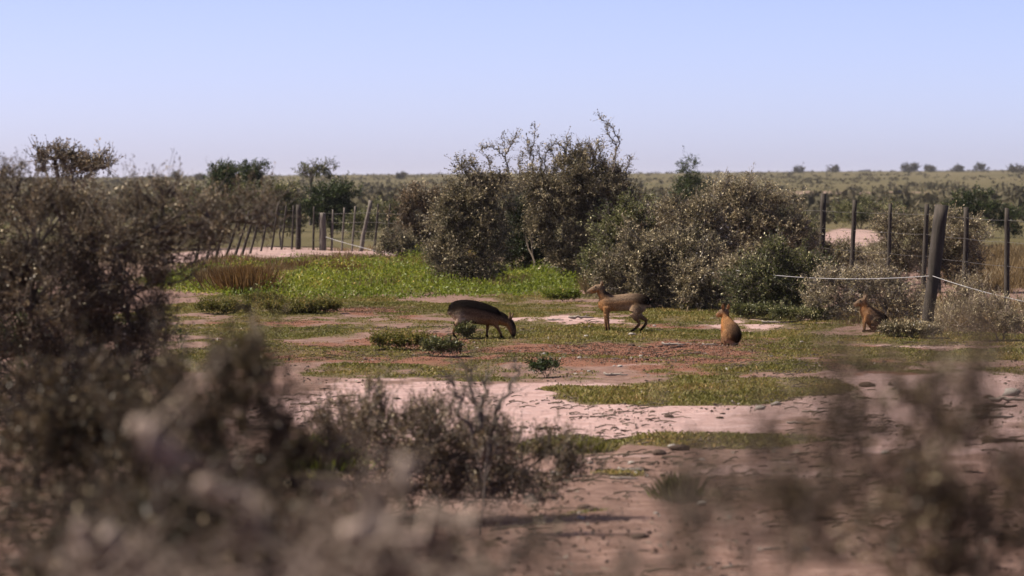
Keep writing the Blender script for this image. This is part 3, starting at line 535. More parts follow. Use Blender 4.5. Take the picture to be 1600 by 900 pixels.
def tussock(px_, py_, w_, h_, n_, mat, label, cat='grass clump', wd=.014, lean=.5, group=None):
    g = gp(px_, py_); s = FPX / g[1]; root = thing('grass_tussock', label, cat, g, group); acc = Acc()
    r = np.abs(rng.normal(size=n_)) * w_ / s * .24; a = rng.uniform(0, 6.283, n_)
    X, Y = r * np.cos(a), r * np.sin(a); P = np.stack([X, Y, hgt(X + g[0], Y + g[1]) - g[2] - .01], 1)
    D = unit(np.stack([X, Y, 0 * X], 1) / (w_ / s) * 2 * lean + rng.normal(size=(n_, 3)) * .22 + [0, 0, 1])
    leaves(acc, P, D, h_ / s * rng.uniform(.45, 1.1, n_), np.full(n_, wd) * rng.uniform(.6, 1.4, n_), np.clip(rng.beta(2, 2.4, n_), 0, 1))
    o = obj('blades', acc.mesh('blades', M[mat]), root); o['kind'] = 'stuff'; return root
tussock(478, 426, 110, 20, 2200, 'orange', 'low band of rusty grass right of the orange tussock', wd=.02)
tussock(385, 458, 84, 46, 4200, 'orange', 'large orange-brown tussock left of the green weeds', wd=.02)
tussock(340, 452, 70, 40, 2400, 'dry', 'tan tussock beside the orange-brown one, under the near branch', wd=.02)
tussock(545, 428, 80, 20, 1500, 'orange', 'low rusty grass clump before the short pale post', wd=.02)
tussock(700, 425, 50, 34, 1500, 'orange', 'rusty yellow grass clump at the left foot of the thicket', wd=.02)
tussock(925, 462, 24, 36, 700, 'dry', 'straw-coloured tuft in front of the thicket left of the standing mara')
def weed(px_, py_, w_, h_, label, mat='olive', n_=900):
    h_ *= .62; w_ *= 1.25
    shrub('weed', label, 'weed', (px_, py_), [(px_, py_ - h_ * .5, w_ * .5, h_ * .5), (px_ + w_ * .3, py_ - h_ * .35, w_ * .3, h_ * .4), (px_ - w_ * .3, py_ - h_ * .4, w_ * .32, h_ * .45)], mat, (.035, .015), n_, .06, twig_r=.002, stem_r=.004, up=.3, light=-.05, rag=3.5)
weed(625, 548, 60, 20, 'green-grey weed clump left of the grazing mara', 'mat_green', 900)
weed(690, 558, 36, 28, 'small green weed clump before the hind legs of the grazing mara', 'olive', 1000)
weed(728, 530, 18, 15, 'low grey-green weed hiding the hind feet of the grazing mara')
weed(852, 588, 26, 15, 'dark green sprig in the middle of the open ground', 'green', 500)
weed(350, 492, 60, 13, 'flat weed patch at the left edge of the open ground', 'mat_green', 700)
weed(470, 494, 80, 12, 'wide flat weed patch below the orange tussock', 'mat_green', 900)
weed(410, 478, 40, 10, 'low weed just below the orange tussock', 'mat_green', 400)
weed(880, 470, 40, 18, 'small leafy weed left of the straw-coloured tuft', 'weed', 700)
weed(1180, 500, 50, 16, 'low yellowish weed under the green-grey shrub', 'olive', 800)
weed(1258, 503, 60, 18, 'yellowish weed between the sitting maras', 'olive', 900)
weed(1425, 530, 60, 16, 'pale weed at the left foot of the leaning post', 'grey', 800)
tussock(1060, 785, 60, 50, 700, 'olive', 'small dusky tuft on the brown earth in the foreground', 'weed', .01)
tussock(925, 700, 60, 22, 900, 'mat_green', 'short green tuft at the edge of the pale sand', 'grass clump', .01)
tussock(500, 740, 90, 60, 1500, 'weed', 'bright green tuft among the foreground shrubs', 'grass clump', .012)

# ------------------------------------------------------------------ sticks, stones and clods
def stone_mesh(name, mat, seed, flat=.6):
    r2 = np.random.default_rng(seed); lat, lon = 5, 8; V = [[0, 0, -1.0]]
    for i in range(1, lat):
        for j in range(lon):
            a = math.pi * i / lat; b = 2 * math.pi * j / lon; V.append([math.sin(a) * math.cos(b), math.sin(a) * math.sin(b), -math.cos(a)])
    V.append([0, 0, 1.0]); V = np.array(V) * (1 + .6 * (r2.random((len(V), 1)) - .5)) * np.array([1.15, .85, 1]); V[:, 2] = V[:, 2] * flat + flat * .55
    F = []
    for i in range(lat - 2):
        for j in range(lon): a = 1 + i * lon; F.append([a + j, a + (j + 1) % lon, a + lon + (j + 1) % lon, a + lon + j])
    for j in range(0, lon, 2): F.append([0, 1 + (j + 2) % lon, 1 + (j + 1) % lon, 1 + j]); t = 1 + (lat - 2) * lon; F.append([len(V) - 1, t + j, t + (j + 1) % lon, t + (j + 2) % lon])
    return mesh_np(name, V, F, None, False, M[mat])
def stick_mesh(name, mat, seed):
    global rng
    keep = rng; rng = np.random.default_rng(seed); a = Acc(); n = 9
    P = np.stack([np.linspace(-.5, .5, n), rng.normal(size=n).cumsum() * .018, .05 + np.abs(rng.normal(size=n)) * .02], 1); R = np.interp(np.linspace(0, 1, n), [0, .3, 1], [.035, .045, .018])
    tube(a, P, R, 6, True, .35)
    for s_ in (.15, -.2): b0 = P[int((s_ + .5) * 8)]; tube(a, [b0, b0 + [.08, .05 * (1 if s_ > 0 else -1), .05], b0 + [.19, .09 * (1 if s_ > 0 else -1), .06]], [.02, .014, .006], 4, True, .3)
    m = a.mesh(name, M[mat], False); rng = keep; return m
PROT = {'stone': [stone_mesh('stone', 'stone', k) for k in range(3)], 'clod': [stone_mesh('clod', 'clod', 10 + k, .5) for k in range(3)],
        'drift': [stick_mesh('stick', 'drift', k) for k in range(4)], 'dark': [stick_mesh('stick', 'darkwood', 20 + k) for k in range(3)]}
def litter(kind, px_, py_, wpx, label, rz=None, group=None):
    g = gp(px_, py_); s = FPX / g[1]; L = wpx / s
    name = {'stone': 'stone', 'clod': 'earth_clod', 'drift': 'bleached_stick', 'dark': 'dark_stick'}[kind]
    o = obj(name, PROT[kind][int(rng.integers(len(PROT[kind])))], None, g + np.array([0, 0, -.004])); f = L if kind in ('drift', 'dark') else L * (.5 if kind == 'stone' else .36)
    o.scale = (f, f, f * (1.0 if kind in ('stone', 'clod') else 1.3)); o.rotation_euler = (0, 0, rng.uniform(-.35, .35) if rz is None else rz)
    return tag(o, label, 'stone' if kind == 'stone' else 'clod' if kind == 'clod' else 'stick', group)
rng = np.random.default_rng(77)
for a in [('drift', 908, 501, 40, 'longest bleached stick lying left of the standing mara'), ('drift', 868, 503, 26, 'short bleached stick left of the longest one'), ('stone', 897, 498, 8, 'small white stone on the bleached stick left of the standing mara'),
          ('dark', 1025, 518, 24, 'dark stick on the ground behind the standing mara'), ('stone', 986, 524, 8, 'white pebble near the hind feet of the standing mara'), ('drift', 1052, 541, 36, 'bleached branch with dark end left of the sitting orange mara'),
          ('dark', 1062, 544, 26, 'dark stick touching the bleached branch by the sitting mara'), ('drift', 1110, 538, 26, 'pale stick just left of the sitting orange mara'), ('drift', 962, 585, 38, 'thin pale stick in the middle of the red ground'),
          ('stone', 415, 537, 9, 'lone white stone on the red ground at left'), ('stone', 1188, 638, 16, 'left one of two pale stones on the bare sand'), ('stone', 1212, 632, 14, 'right one of two pale stones on the bare sand'), ('drift', 1270, 641, 34, 'grey stick right of the two pale stones'),
          ('dark', 858, 667, 42, 'dark curved stick on the pale sand'), ('clod', 1355, 606, 28, 'larger dark clod on the sand at right'), ('clod', 1391, 605, 13, 'smaller dark clod beside the larger one'), ('clod', 1045, 648, 20, 'flat dark clod on the sand below the green mat'),
          ('drift', 1575, 625, 60, 'topmost bleached branch of the pile at the right edge'), ('dark', 1560, 634, 60, 'dark branch in the pile at the right edge'), ('stone', 1582, 618, 26, 'grey stone in the pile at the right edge'), ('drift', 1540, 640, 50, 'lowest bleached branch of the pile at the right edge'), ('clod', 1545, 622, 20, 'dark clod in the pile at the right edge'),
          ('drift', 1550, 658, 70, 'long pale stick on the sand below the right-edge pile'), ('dark', 1575, 692, 60, 'dark branch on the ground at the right edge, below the pale stick'), ('clod', 1545, 690, 34, 'brown clod left of the dark branch at the right edge'),
          ('drift', 990, 738, 50, 'thick bleached piece of wood on the brown earth'), ('drift', 975, 754, 44, 'flat pale stick below the thick bleached wood'), ('clod', 1060, 708, 36, 'dark clod above the thick bleached wood'), ('stone', 1050, 703, 16, 'pale stone above the dark clod on the brown earth'),
          ('drift', 1245, 660, 32, 'thin pale stick between the two green mats'), ('drift', 1160, 764, 36, 'pale stick on the brown earth right of centre'), ('dark', 1290, 815, 60, 'dark branch on the foreground earth at right'), ('stone', 905, 562, 7, 'white pebble in the red ground before the standing mara'),
          ('dark', 508, 607, 18, 'dark chip on the pale sand at left'), ('drift', 1205, 505, 30, 'pale stick in the grass right of the sitting orange mara')]:
    litter(*a)
for k in range(46):
    px_, py_ = rng.uniform(520, 1590), rng.uniform(596, 690)
    litter('clod' if k % 3 else 'dark', px_, py_, rng.uniform(5, 15), 'small dark crumb of earth on the pale sand' if k % 3 else 'short dark twig on the pale sand', group='dark crumbs on the pale sand' if k % 3 else 'short dark twigs on the pale sand')
for k in range(60):
    px_, py_ = rng.uniform(840, 1560), rng.uniform(700, 890)
    kd = ('clod', 'drift', 'dark', 'stone')[k % 4]
    litter(kd, px_, py_, rng.uniform(9, 34) * (.5 if kd == 'stone' else 1), {'clod': 'dark clod on the brown foreground earth', 'drift': 'small pale stick on the brown foreground earth', 'dark': 'small dark stick on the brown foreground earth', 'stone': 'small pale pebble on the brown foreground earth'}[kd], group={'clod': 'clods', 'drift': 'pale sticks', 'dark': 'dark sticks', 'stone': 'pebbles'}[kd] + ' on the foreground earth')
for k in range(40):
    px_, py_ = rng.uniform(780, 1260), rng.uniform(496, 590)
    kd = ('stone', 'drift', 'clod')[k % 3]
    litter(kd, px_, py_, rng.uniform(4, 16) * (.5 if kd == 'stone' else 1), {'stone': 'tiny white pebble on the ground around the maras', 'drift': 'tiny pale stick on the ground around the maras', 'clod': 'small dark clod on the ground around the maras'}[kd], group={'stone': 'pebbles', 'drift': 'small sticks', 'clod': 'small clods'}[kd] + ' around the maras')

# ------------------------------------------------------------------ fences
def post_acc(h, r, lean=(0, 0), sides=8, seed=0, taper=.9):
    global rng
    k0 = rng; rng = np.random.default_rng(seed); a = Acc(); n = 9; t = np.linspace(0, 1, n)
    P = np.stack([lean[0] * t + rng.normal(size=n).cumsum() * r * .10, lean[1] * t + rng.normal(size=n) * r * .1, -.12 + (h + .12) * t], 1)
    tube(a, P, r * np.interp(t, [0, 1], [1.05, taper]) * (1 + .12 * (rng.random(n) - .5)), sides, True, .22); rng = k0; return a
def wire(root, A, B, sag, r, name='wire', mat='wire'):
    t = np.linspace(0, 1, 15)[:, None]; P = np.array(A) * (1 - t) + np.array(B) * t; P[:, 2:] -= sag * 4 * t * (1 - t)
    a = Acc(); tube(a, P, np.full(15, r), 6); return obj(name, a.mesh(name, M[mat], True), root)
def fence(label, posts, wires, wr=.0035):
    """posts: (px at base, distance, height, radius, lean in x, part name, material)"""
    g0 = at(posts[0][0], HZ, posts[0][1]); g0[2] = 0; root = thing('wire_fence', label, 'fence', g0)
    pts = []
    for k, (px_, d, h, r, ln, nm, mt) in enumerate(posts):
        p = at(px_, HZ, d); p[2] = float(hgt(p[0], p[1])); a = post_acc(h, r, (ln, 0), 6 if nm == 'dropper' else 8, 100 + k + int(px_))
        obj(nm, a.mesh(nm, M[mt], False), root, p - g0); pts.append((p - g0, h, ln))
    for zf in wires:
        for (p, h, l), (p2, h2, l2) in zip(pts[:-1], pts[1:]):
            f1 = min(.98, zf / h); f2 = min(.98, zf / h2)
            wire(root, p + [l * f1, -.03, h * f1], p2 + [l2 * f2, -.03, h2 * f2], .012, wr)
    return root
D = lambda s: FPX / s
R, DR = 'post', 'dropper'
lf = [(300, D(70), 1.2, .035, .35, DR, 'post'), (318, D(68.5), 1.25, .035, .32, DR, 'post'), (332, D(67.3), 1.25, .035, .40, DR, 'post'), (346, D(66), 1.2, .035, .45, DR, 'post'), (362, D(64.7), 1.2, .035, .42, DR, 'post'), (375, D(63.6), 1.2, .035, .40, DR, 'post'), (389, D(62.4), 1.25, .03, .34, DR, 'post'),
      (406, D(61), 1.2, .03, .26, DR, 'post'), (423, D(59.5), 1.25, .03, .2, DR, 'post'), (439, D(58.2), 1.2, .03, .14, DR, 'post'), (455, D(56.9), 1.25, .03, .05, DR, 'post'), (466, D(56), 1.30, .075, .02, R, 'post')]
fence('wire fence with leaning droppers beside the pale sand track at left', lf, (.35, .65, .95, 1.1))
rf = [(466.5, D(55.5), 1.25, .03, .0, DR, 'post'), (489, D(57), 1.22, .032, .03, DR, 'post'), (518, D(57), 1.16, .03, .03, DR, 'post_pale'), (533, D(57.3), 1.2, .03, .1, DR, 'post_pale'), (549, D(57.6), 1.24, .03, .12, DR, 'post_pale'), (562, D(58), 1.38, .06, .28, R, 'post_pale'), (584, D(58.2), 1.3, .035, .12, DR, 'post'), (604, D(58.4), 1.3, .03, .1, DR, 'post'), (624, D(58.6), 1.32, .035, .04, DR, 'post'), (645, D(58.8), 1.3, .03, .03, DR, 'post'), (664, D(59), 1.34, .055, .02, R, 'post'), (680, D(59.2), 1.32, .055, .03, R, 'post'), (700, D(59.4), 1.3, .03, .0, DR, 'post')]
fence('wire fence behind the green weeds, with a pale slanting post', rf[1:], (.3, .55, .8, 1.05))
p = gp(504, 394); o = thing('post', 'short thick pale post standing before the left fence', 'post', p); obj('timber', post_acc(1.06, .095, (.04, 0), 9, 3, .95).mesh('timber', M['post_pale'], False), o)
p5 = p
rr_ = [(880, D(57), 1.5, .04, 0, DR, 'post'), (1006, D(66), 1.5, .055, 0, R, 'post'), (1120, D(74.5), 1.5, .035, 0, DR, 'post'), (1235, D(82.7), 1.58, .03, -.02, DR, 'post'), (1281, D(86), 1.73, .055, .05, R, 'post'), (1330, D(90), 1.63, .042, .08, R, 'post'), (1388, D(94), 1.58, .035, .05, DR, 'post'), (1443, D(97.5), 1.58, .042, .06, DR, 'post'), (1506, D(102), 1.58, .042, .03, R, 'post'), (1574, D(107), 1.6, .042, 0, R, 'post'), (1650, D(112), 1.6, .042, 0, DR, 'post')]
fence('wire fence with dark upright posts running through the bushes at right', rr_, (.75, 1.1, 1.42), .0022)
g = gp(1446, 527); s_ = FPX / g[1]
lp = thing('leaning_post', 'thick weathered grey post leaning to the right near the right-hand bushes', 'post', g); obj('timber', post_acc(1.66, .071, (.21, .05), 10, 9, 1.18).mesh('timber', M['post'], False), lp)
gd = g[1]
o = thing('post', 'dark short post end showing above the bushes at far left', 'post', gp(213, 380)); obj('timber', post_acc((380 - 285) / (FPX / gp(213, 380)[1]), .075, (0, 0), 8, 12).mesh('timber', M['post'], False), o)
# the slack white cable from post to post
A = np.array(p5) + [.09, -.09, .40]; B = at(1450, 431, gd) + [.0, -.085, 0]
cb = thing('cable', 'slack white cable hung from the leaning post past the bushes to the short pale post', 'cable', (float(B[0]), float(B[1]), 0))
off = np.array([B[0], B[1], 0])
mid1 = at(1128, 419, 50.0)
m0 = at(650, 404, 80)
m1 = at(905, 418, 65)
wire(cb, A - off, m0 - off, .05, .008, 'strand', 'cable'); wire(cb, m0 - off, m1 - off, .05, .009, 'strand', 'cable'); wire(cb, m1 - off, mid1 - off, .05, .008, 'strand', 'cable'); wire(cb, mid1 - off, B - off, .09, .005, 'strand', 'cable')
C2 = at(1600, 471, gd - 1.5); C2b = at(1760, 510, gd - 3.0)
wire(cb, B + [.05, 0, 0] - off, C2 - off, .02, .005, 'strand', 'cable'); wire(cb, C2 - off, C2b - off, .02, .005, 'strand', 'cable')

# ------------------------------------------------------------------ maras
def fur_mat(name, rough=.75):
    m, nt, b, out = new_mat(name)
    a = nt.nodes.new('ShaderNodeVertexColor'); a.layer_name = 'coat'
    tc = nt.nodes.new('ShaderNodeTexCoord'); nz = nt.nodes.new('ShaderNodeTexNoise'); nz.inputs['Scale'].default_value = 60; nz.inputs['Detail'].default_value = 4
    nt.links.new(tc.outputs['Object'], nz.inputs[0])
    r = ramp(nt, [(.3, (.6, .6, .6)), (.7, (1.35, 1.35, 1.35))]); nt.links.new(nz.outputs[0], r.inputs[0])
    mx = nt.nodes.new('ShaderNodeMix'); mx.data_type = 'RGBA'; mx.blend_type = 'MULTIPLY'; mx.inputs[0].default_value = 1
    nt.links.new(a.outputs[0], mx.inputs[6]); nt.links.new(r.outputs[0], mx.inputs[7]); nt.links.new(mx.outputs[2], b.inputs['Base Color'])
    bp = nt.nodes.new('ShaderNodeBump'); bp.inputs['Strength'].default_value = .5; bp.inputs['Distance'].default_value = .006; nt.links.new(nz.outputs[0], bp.inputs['Height']); nt.links.new(bp.outputs[0], b.inputs['Normal'])
    b.inputs['Roughness'].default_value = rough; b.inputs['Specular IOR Level'].default_value = .0
    return m
M['fur'] = fur_mat('mara_fur'); M['eye'] = wire_mat('dark_eye', (.012, .008, .006), 0, .12)
BK = (0.1075, 0.0638, 0.0392); SD = (.20, .108, .052); BL = (0.3284, 0.2189, 0.1344); DKc = (.006, .0045, .004); WH = (0.4427, 0.3283, 0.2331); OR = (.30, .135, .048); GR = (.14, .096, .064); LG = (0.1428, 0.0760, 0.0392); DB = (.016, .011, .008)
def mara(label, loc, rz, chains, eyes, group='maras', nose_col=(.08, .05, .04)):
    """chains: lists of (F, L, Z, half width, half height, top, side, bottom colours) lofted into one body."""
    global rng
    root = thing('mara', label, 'mara', loc, group, rz)
    V, Q, smp, n0 = [], [], [], 0
    for ch in chains:
        P0 = np.array([c[:3] for c in ch], float); Rr = np.array([c[3:5] for c in ch], float); C = np.array([np.concatenate([c[5], c[6], c[7]]) for c in ch], float)
        m = (len(ch) - 1) * 5 + 1; tt = np.linspace(0, len(ch) - 1, m); ix = np.arange(len(ch))
        def catm(A):
            o_ = np.empty((m, A.shape[1]))
            for a, t in enumerate(tt):
                i = min(int(t), len(ch) - 2); f = t - i
                p0, p1, p2, p3 = A[max(i - 1, 0)], A[i], A[i + 1], A[min(i + 2, len(ch) - 1)]
                o_[a] = .5 * (2 * p1 + (p2 - p0) * f + (2 * p0 - 5 * p1 + 4 * p2 - p3) * f * f + (3 * p1 - p0 - 3 * p2 + p3) * f ** 3)
            return o_
        P = catm(P0); RR = np.maximum(catm(Rr), .004); CC = np.stack([np.interp(tt, ix, C[:, a]) for a in range(9)], 1)
        T = unit(np.gradient(P, axis=0)); lat = np.array([0, 1.0, 0]); lat = unit(lat - (T @ lat)[:, None] * T); U = np.cross(T, lat); U *= np.where(U[:, 2:] + .35 * U[:, :1] * 0 < 0, -1, 1)
        # rounded ends
        P = np.vstack([P[0] - T[0] * RR[0].mean() * .55, P, P[-1] + T[-1] * RR[-1].mean() * .55]); RR = np.vstack([RR[0] * .5, RR, RR[-1] * .5]); lat = np.vstack([lat[:1], lat, lat[-1:]]); U = np.vstack([U[:1], U, U[-1:]]); CC = np.vstack([CC[:1], CC, CC[-1:]])
        sd = 14; a = np.arange(sd) * 2 * math.pi / sd
        ring = P[:, None] + RR[:, None, :1] * np.cos(a)[None, :, None] * lat[:, None] + RR[:, None, 1:] * np.sin(a)[None, :, None] * U[:, None]
        n = len(P); i = np.arange(n - 1)[:, None] * sd; j = np.arange(sd)[None, :]; j2 = (j + 1) % sd
        F = np.stack([i + j, i + j2, i + sd + j2, i + sd + j], -1).reshape(-1, 4).tolist()
        F.append(list(range(sd))[::-1]); F.append(list(range((n - 1) * sd, n * sd)))
        V.append(ring.reshape(-1, 3)); Q += [[q + n0 for q in f] for f in F]; n0 += n * sd
        smp += [(P[k], U[k], RR[k], CC[k]) for k in range(n)]
    me = bpy.data.meshes.new('tmp'); me.from_pydata(np.concatenate(V).tolist(), [], Q); me.update()
    import bmesh
    bm = bmesh.new(); bm.from_mesh(me); bmesh.ops.recalc_face_normals(bm, faces=bm.faces); bm.to_mesh(me); bm.free()
    tmp = obj('tmp', me)
    md = tmp.modifiers.new('r', 'REMESH'); md.mode = 'VOXEL'; md.voxel_size = .0075
    ms = tmp.modifiers.new('s', 'SMOOTH'); ms.factor = .5; ms.iterations = 8
    dg = bpy.context.evaluated_depsgraph_get(); body = bpy.data.meshes.new_from_object(tmp.evaluated_get(dg)); bpy.data.objects.remove(tmp)
    body.name = 'body'; body.materials.clear(); body.materials.append(M['fur'])
    nv = len(body.vertices); X = np.empty(nv * 3, np.float32); body.vertices.foreach_get('co', X); X = X.reshape(-1, 3).astype(float)
    NN = np.empty(nv * 3, np.float32); body.vertices.foreach_get('normal', NN); NN = NN.reshape(-1, 3).astype(float)
    SP_ = np.array([s[0] for s in smp]); SU = np.array([s[1] for s in smp]); SR = np.array([s[2] for s in smp]); SC = np.array([s[3] for s in smp])
    dif = X[:, None] - SP_[None]; dist = np.linalg.norm(dif, axis=2) / SR.mean(1)[None]
    wgt = np.exp(-(dist ** 2) * 2.2) + 1e-9
    v = np.clip((dif * SU[None]).sum(2) / SR[:, 1][None], -1, 1)
    topw = sstep(-.05, .45, v)[..., None]; botw = sstep(.18, .62, -v)[..., None]; sw = 1 - topw - botw
    colr = SC[None, :, :3] * topw + SC[None, :, 3:6] * sw + SC[None, :, 6:] * botw
    colr = (colr * wgt[..., None]).sum(1) / wgt.sum(1)[:, None]
    ca = body.color_attributes.new('coat', 'FLOAT_COLOR', 'POINT'); ca.data.foreach_set('color', np.hstack([colr, np.ones((nv, 1))]).astype(np.float32).ravel())
    body.polygons.foreach_set('use_smooth', np.ones(len(body.polygons), bool))
    obj('body', body, root)
    rng = np.random.default_rng(5)
    nh = 14000; ix = rng.integers(0, nv, nh); P = X[ix] + rng.normal(size=(nh, 3)) * .003; N_ = NN[ix]
    dn = unit(N_ * .45 + np.array([-.75, 0, -.45]) + rng.normal(size=(nh, 3)) * .22); ln = rng.uniform(.008, .019, nh)
    ln *= np.where(X[ix][:, 2] < .14, .4, 1)
    sd_ = unit(np.cross(dn, N_ + 1e-4)); Vh = np.stack([P - sd_ * .0013, P + sd_ * .0013, P + dn * ln[:, None]], 1).reshape(-1, 3)
    hm = mesh_np('fur', Vh, np.arange(3 * nh).reshape(-1, 3), None, False, M['fur'])
    ch = np.clip(np.repeat(colr[ix] * rng.uniform(.6, 1.6, (nh, 1)), 3, 0), 0, 1); c2 = hm.color_attributes.new('coat', 'FLOAT_COLOR', 'POINT'); c2.data.foreach_set('color', np.hstack([ch, np.ones((len(ch), 1))]).astype(np.float32).ravel())
    o = obj('fur', hm, root); o['kind'] = 'stuff'
    for e in eyes:
        sm = stone_mesh('eye', 'eye', 1, 1.0); oo = obj('eye', sm, root, e); oo.scale = (.011, .008, .011)
    return root
def ear(b, m_, t, lw=.031, lh=.014):
    return [(*b, .016, .012, GR, GR, OR), (*m_, lw, lh, GR, GR, OR), (*t, .007, .006, DB, DB, DB)]
def leg(pts, r, c): return [(*p_, q[0], q[1], cc, cc, cc) for p_, q, cc in zip(pts, r, c)]
FR = [(.040, .055), (.028, .034), (.019, .021), (.0155, .017), (.015, .016), (.017, .012)]
HR = [(.055, .095), (.052, .070), (.028, .036), (.020, .022), (.0155, .018), (.016, .013)]
# -- standing, facing left
g = gp(965, 521)
st = [[(-.385, 0, .385, .045, .055, DKc, DKc, WH), (-.355, 0, .395, .082, .098, DKc, DKc, WH), (-.28, 0, .400, .102, .112, DB, DKc, BL), (-.17, 0, .395, .105, .116, GR, SD, BL), (-.03, 0, .388, .100, .108, GR, SD, BL), (.09, 0, .380, .092, .104, GR, SD, OR), (.165, 0, .372, .085, .108, BK, SD, OR), (.215, 0, .375, .055, .078, SD, OR, OR)],
      [(.10, 0, .41, .07, .085, BK, SD, OR), (.165, 0, .455, .060, .078, DB, SD, OR), (.20, 0, .505, .050, .062, DB, SD, OR), (.222, 0, .555, .046, .052, GR, GR, OR)],
      [(.19, 0, .572, .040, .040, GR, GR, GR), (.24, 0, .577, .050, .051, GR, GR, OR), (.285, 0, .566, .046, .049, GR, GR, OR), (.335, 0, .545, .036, .040, GR, OR, OR), (.375, 0, .528, .028, .031, GR, GR, WH), (.39, 0, .522, .023, .026, DB, GR, WH)],
      ear((.222, .028, .597), (.205, .045, .635), (.196, .05, .675)), ear((.222, -.028, .597), (.215, -.045, .635), (.212, -.05, .672)),
      leg([(.135, .06, .33), (.14, .06, .24), (.125, .055, .16), (.115, .053, .08), (.105, .053, .025), (.13, .053, .010)], FR, [SD, SD, LG, LG, DB, DB]),
      leg([(.135, -.06, .33), (.155, -.06, .24), (.16, -.055, .16), (.155, -.053, .08), (.148, -.053, .025), (.175, -.053, .010)], FR, [SD, SD, LG, LG, DB, DB]),
      leg([(-.27, .065, .35), (-.215, .08, .265), (-.235, .08, .195), (-.285, .075, .125), (-.225, .07, .05), (-.165, .07, .012)], HR, [DKc, BL, LG, LG, DB, DB]),
      leg([(-.28, -.065, .35), (-.25, -.08, .265), (-.30, -.08, .20), (-.372, -.075, .145), (-.325, -.07, .06), (-.275, -.07, .012)], HR, [DKc, WH, LG, LG, DB, DB]),
      [(-.39, 0, .36, .012, .012, DKc, DKc, DKc), (-.425, 0, .34, .009, .009, DB, DB, DB)]]
mara('mara standing in profile facing left with raised head', (g[0], g[1], g[2]), math.pi - .08, st, [(.282, .043, .582), (.282, -.043, .582)])
# -- grazing, facing right
g = gp(750, 529)
gz = [[(-.375, 0, .325, .045, .055, DKc, WH, WH), (-.345, 0, .335, .088, .105, DKc, DB, WH), (-.26, 0, .345, .115, .135, DKc, DB, BL), (-.14, 0, .335, .122, .148, DKc, BK, BL), (.0, 0, .312, .116, .142, DKc, BK, SD), (.11, 0, .285, .106, .128, DKc, BK, SD), (.20, 0, .262, .09, .112, DKc, BK, OR), (.25, 0, .255, .055, .07, DB, GR, OR)],
      [(.17, 0, .275, .07, .085, DB, DB, OR), (.26, 0, .245, .062, .082, DB, BK, OR), (.325, 0, .215, .053, .068, DB, BK, OR), (.365, 0, .20, .043, .046, GR, GR, OR)],
      [(.35, 0, .225, .042, .042, DB, BK, GR), (.375, 0, .185, .054, .056, DB, BK, OR), (.398, 0, .135, .049, .055, DB, BK, OR), (.415, 0, .08, .038, .046, BK, BK, OR), (.418, 0, .042, .028, .034, DB, DB, DB), (.415, 0, .026, .022, .026, DB, DB, DB)],
      ear((.385, .03, .232), (.41, .048, .268), (.425, .056, .318)), ear((.37, -.03, .232), (.375, -.05, .275), (.375, -.06, .33)),
      leg([(.13, .06, .26), (.105, .06, .20), (.10, .055, .135), (.095, .053, .07), (.09, .053, .022), (.11, .053, .010)], FR, [SD, LG, LG, LG, DB, DB]),
      leg([(.16, -.06, .25), (.185, -.06, .185), (.22, -.055, .125), (.25, -.053, .065), (.262, -.053, .022), (.285, -.053, .010)], FR, [SD, LG, LG, LG, DB, DB]),
      leg([(-.24, .065, .33), (-.18, .08, .25), (-.21, .08, .18), (-.265, .075, .12), (-.215, .07, .05), (-.165, .07, .012)], HR, [DKc, BL, LG, LG, DB, DB]),
      leg([(-.27, -.065, .33), (-.25, -.08, .25), (-.29, -.08, .18), (-.325, -.075, .125), (-.34, -.07, .05), (-.30, -.07, .012)], HR, [DB, WH, LG, LG, DB, DB]),
      [(-.38, 0, .325, .012, .012, DKc, DKc, DKc), (-.415, 0, .315, .009, .009, DB, DB, DB)]]
mara('mara grazing with its head down to the ground, facing right', (g[0], g[1], g[2]), .10, gz, [(.40, .037, .15), (.40, -.037, .15)])
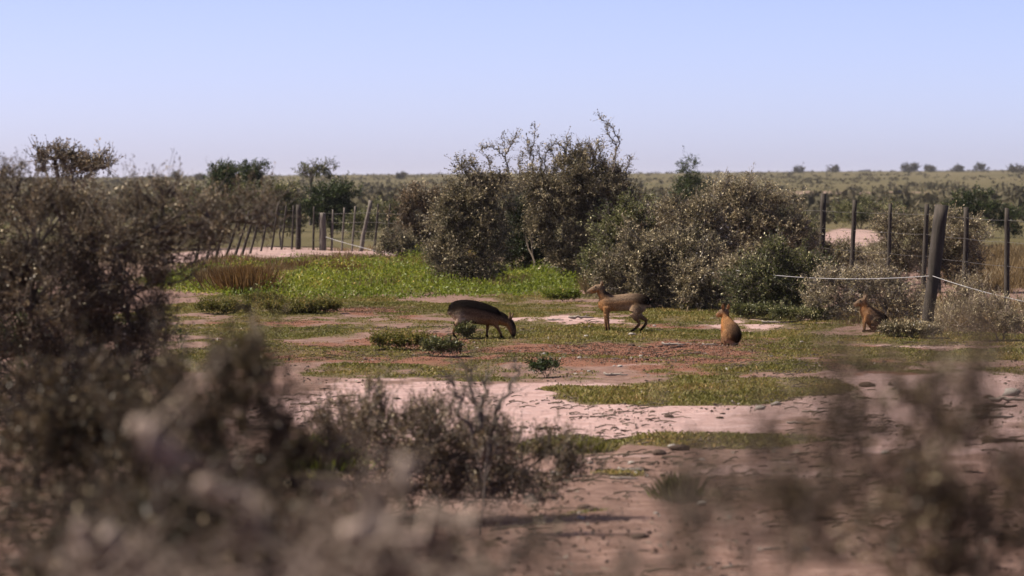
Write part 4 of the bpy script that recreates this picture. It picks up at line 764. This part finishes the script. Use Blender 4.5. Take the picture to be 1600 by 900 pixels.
# -- sitting poses
ST = (.21, .108, .048)
def recolour(chs):                 # the same pose in a darker coat behind the shoulder
    b = [(*c[:5], *((DKc, DKc, BK) if c[0] < -.05 else (BK, GR, SD) if c[0] < .06 else c[5:])) for c in chs[0]]
    return [b, *chs[1:-2], *[[(*c[:5], DKc, BK, BK) for c in ch] for ch in chs[-2:]]]
def sitting(hd, dark=False):                   # hd: head turn (offset sideways of the nose)
    if dark: return recolour(sitting(hd))
    return [[(-.20, 0, .075, .05, .05, DKc, DKc, WH), (-.175, 0, .105, .095, .098, DKc, DKc, WH), (-.10, 0, .14, .108, .125, BK, SD, WH), (-.01, 0, .19, .098, .115, ST, OR, BL), (.055, 0, .245, .080, .098, ST, OR, OR), (.09, 0, .285, .062, .075, ST, OR, OR), (.095, 0, .315, .05, .06, ST, OR, OR)],
      [(.07, 0, .275, .060, .073, ST, OR, OR), (.095, 0, .325, .048, .055, ST, OR, OR), (.105, 0, .36, .042, .045, ST, OR, OR)],
      [(.075, -hd * .3, .372, .034, .034, GR, GR, GR), (.115, hd * .1, .375, .044, .044, GR, GR, OR), (.16 - abs(hd) * .2, hd * .55, .366, .039, .041, GR, GR, OR), (.20 - abs(hd) * .45, hd * 1.0, .35, .029, .032, GR, OR, OR), (.235 - abs(hd) * .65, hd * 1.3, .337, .021, .023, GR, GR, WH)],
      ear((.10, .03, .40), (.088, .046, .438), (.08, .05, .475)), ear((.10, -.03, .40), (.09, -.046, .438), (.085, -.05, .475)),
      leg([(.05, .055, .23), (.075, .055, .17), (.095, .052, .115), (.10, .05, .06), (.10, .05, .022), (.12, .05, .010)], FR, [OR, OR, LG, LG, DB, DB]),
      leg([(.05, -.055, .23), (.075, -.055, .17), (.09, -.052, .115), (.09, -.05, .06), (.088, -.05, .022), (.11, -.05, .010)], FR, [OR, OR, LG, LG, DB, DB]),
      leg([(-.12, .075, .12), (-.05, .095, .115), (-.02, .10, .085), (-.06, .095, .035), (-.01, .09, .018), (.06, .085, .012)], [(.05, .08), (.05, .07), (.04, .045), (.024, .024), (.017, .015), (.016, .012)], [SD, SD, SD, LG, DB, DB]),
      leg([(-.12, -.075, .12), (-.05, -.095, .115), (-.02, -.10, .085), (-.06, -.095, .035), (-.01, -.09, .018), (.06, -.085, .012)], [(.05, .08), (.05, .07), (.04, .045), (.024, .024), (.017, .015), (.016, .012)], [SD, SD, SD, LG, DB, DB])]
g = gp(1139, 538)
mara('orange mara sitting upright with its back turned, ears raised', (g[0], g[1], g[2]), math.radians(118), sitting(.07), [(.145, .052, .385), (.15, -.022, .385)]).scale = (.86, .86, 1.1)
g = gp(1361, 519)
mara('mara sitting half hidden among grey bushes left of the leaning post, facing left', (g[0], g[1], g[2]), math.pi + .1, sitting(.0, True), [(.16, .036, .38), (.16, -.036, .38)]).scale = (.95, .95, 1.06)

# ------------------------------------------------------------------ the air between here and the skyline
hb = Acc(); V = np.array([[x, y, z] for z in (-1.2, 12.0) for y in (-80.0, 6100.0) for x in (-11500.0, 11500.0)])
hb.add(V, [[0, 2, 3, 1], [4, 5, 7, 6], [0, 1, 5, 4], [2, 6, 7, 3], [0, 4, 6, 2], [1, 3, 7, 5]])
hm = bpy.data.materials.new('haze'); hm.use_nodes = True; hn = hm.node_tree
for n in list(hn.nodes): hn.nodes.remove(n)
pv = hn.nodes.new('ShaderNodeVolumePrincipled'); pv.inputs['Color'].default_value = (.86, .86, .95, 1); pv.inputs['Density'].default_value = .00007
ho = hn.nodes.new('ShaderNodeOutputMaterial'); hn.links.new(pv.outputs[0], ho.inputs['Volume'])
hz = obj('haze', hb.mesh('haze', hm)); hz['kind'] = 'stuff'; hz['label'] = 'thin pale haze over the whole plain'; hz['category'] = 'haze'
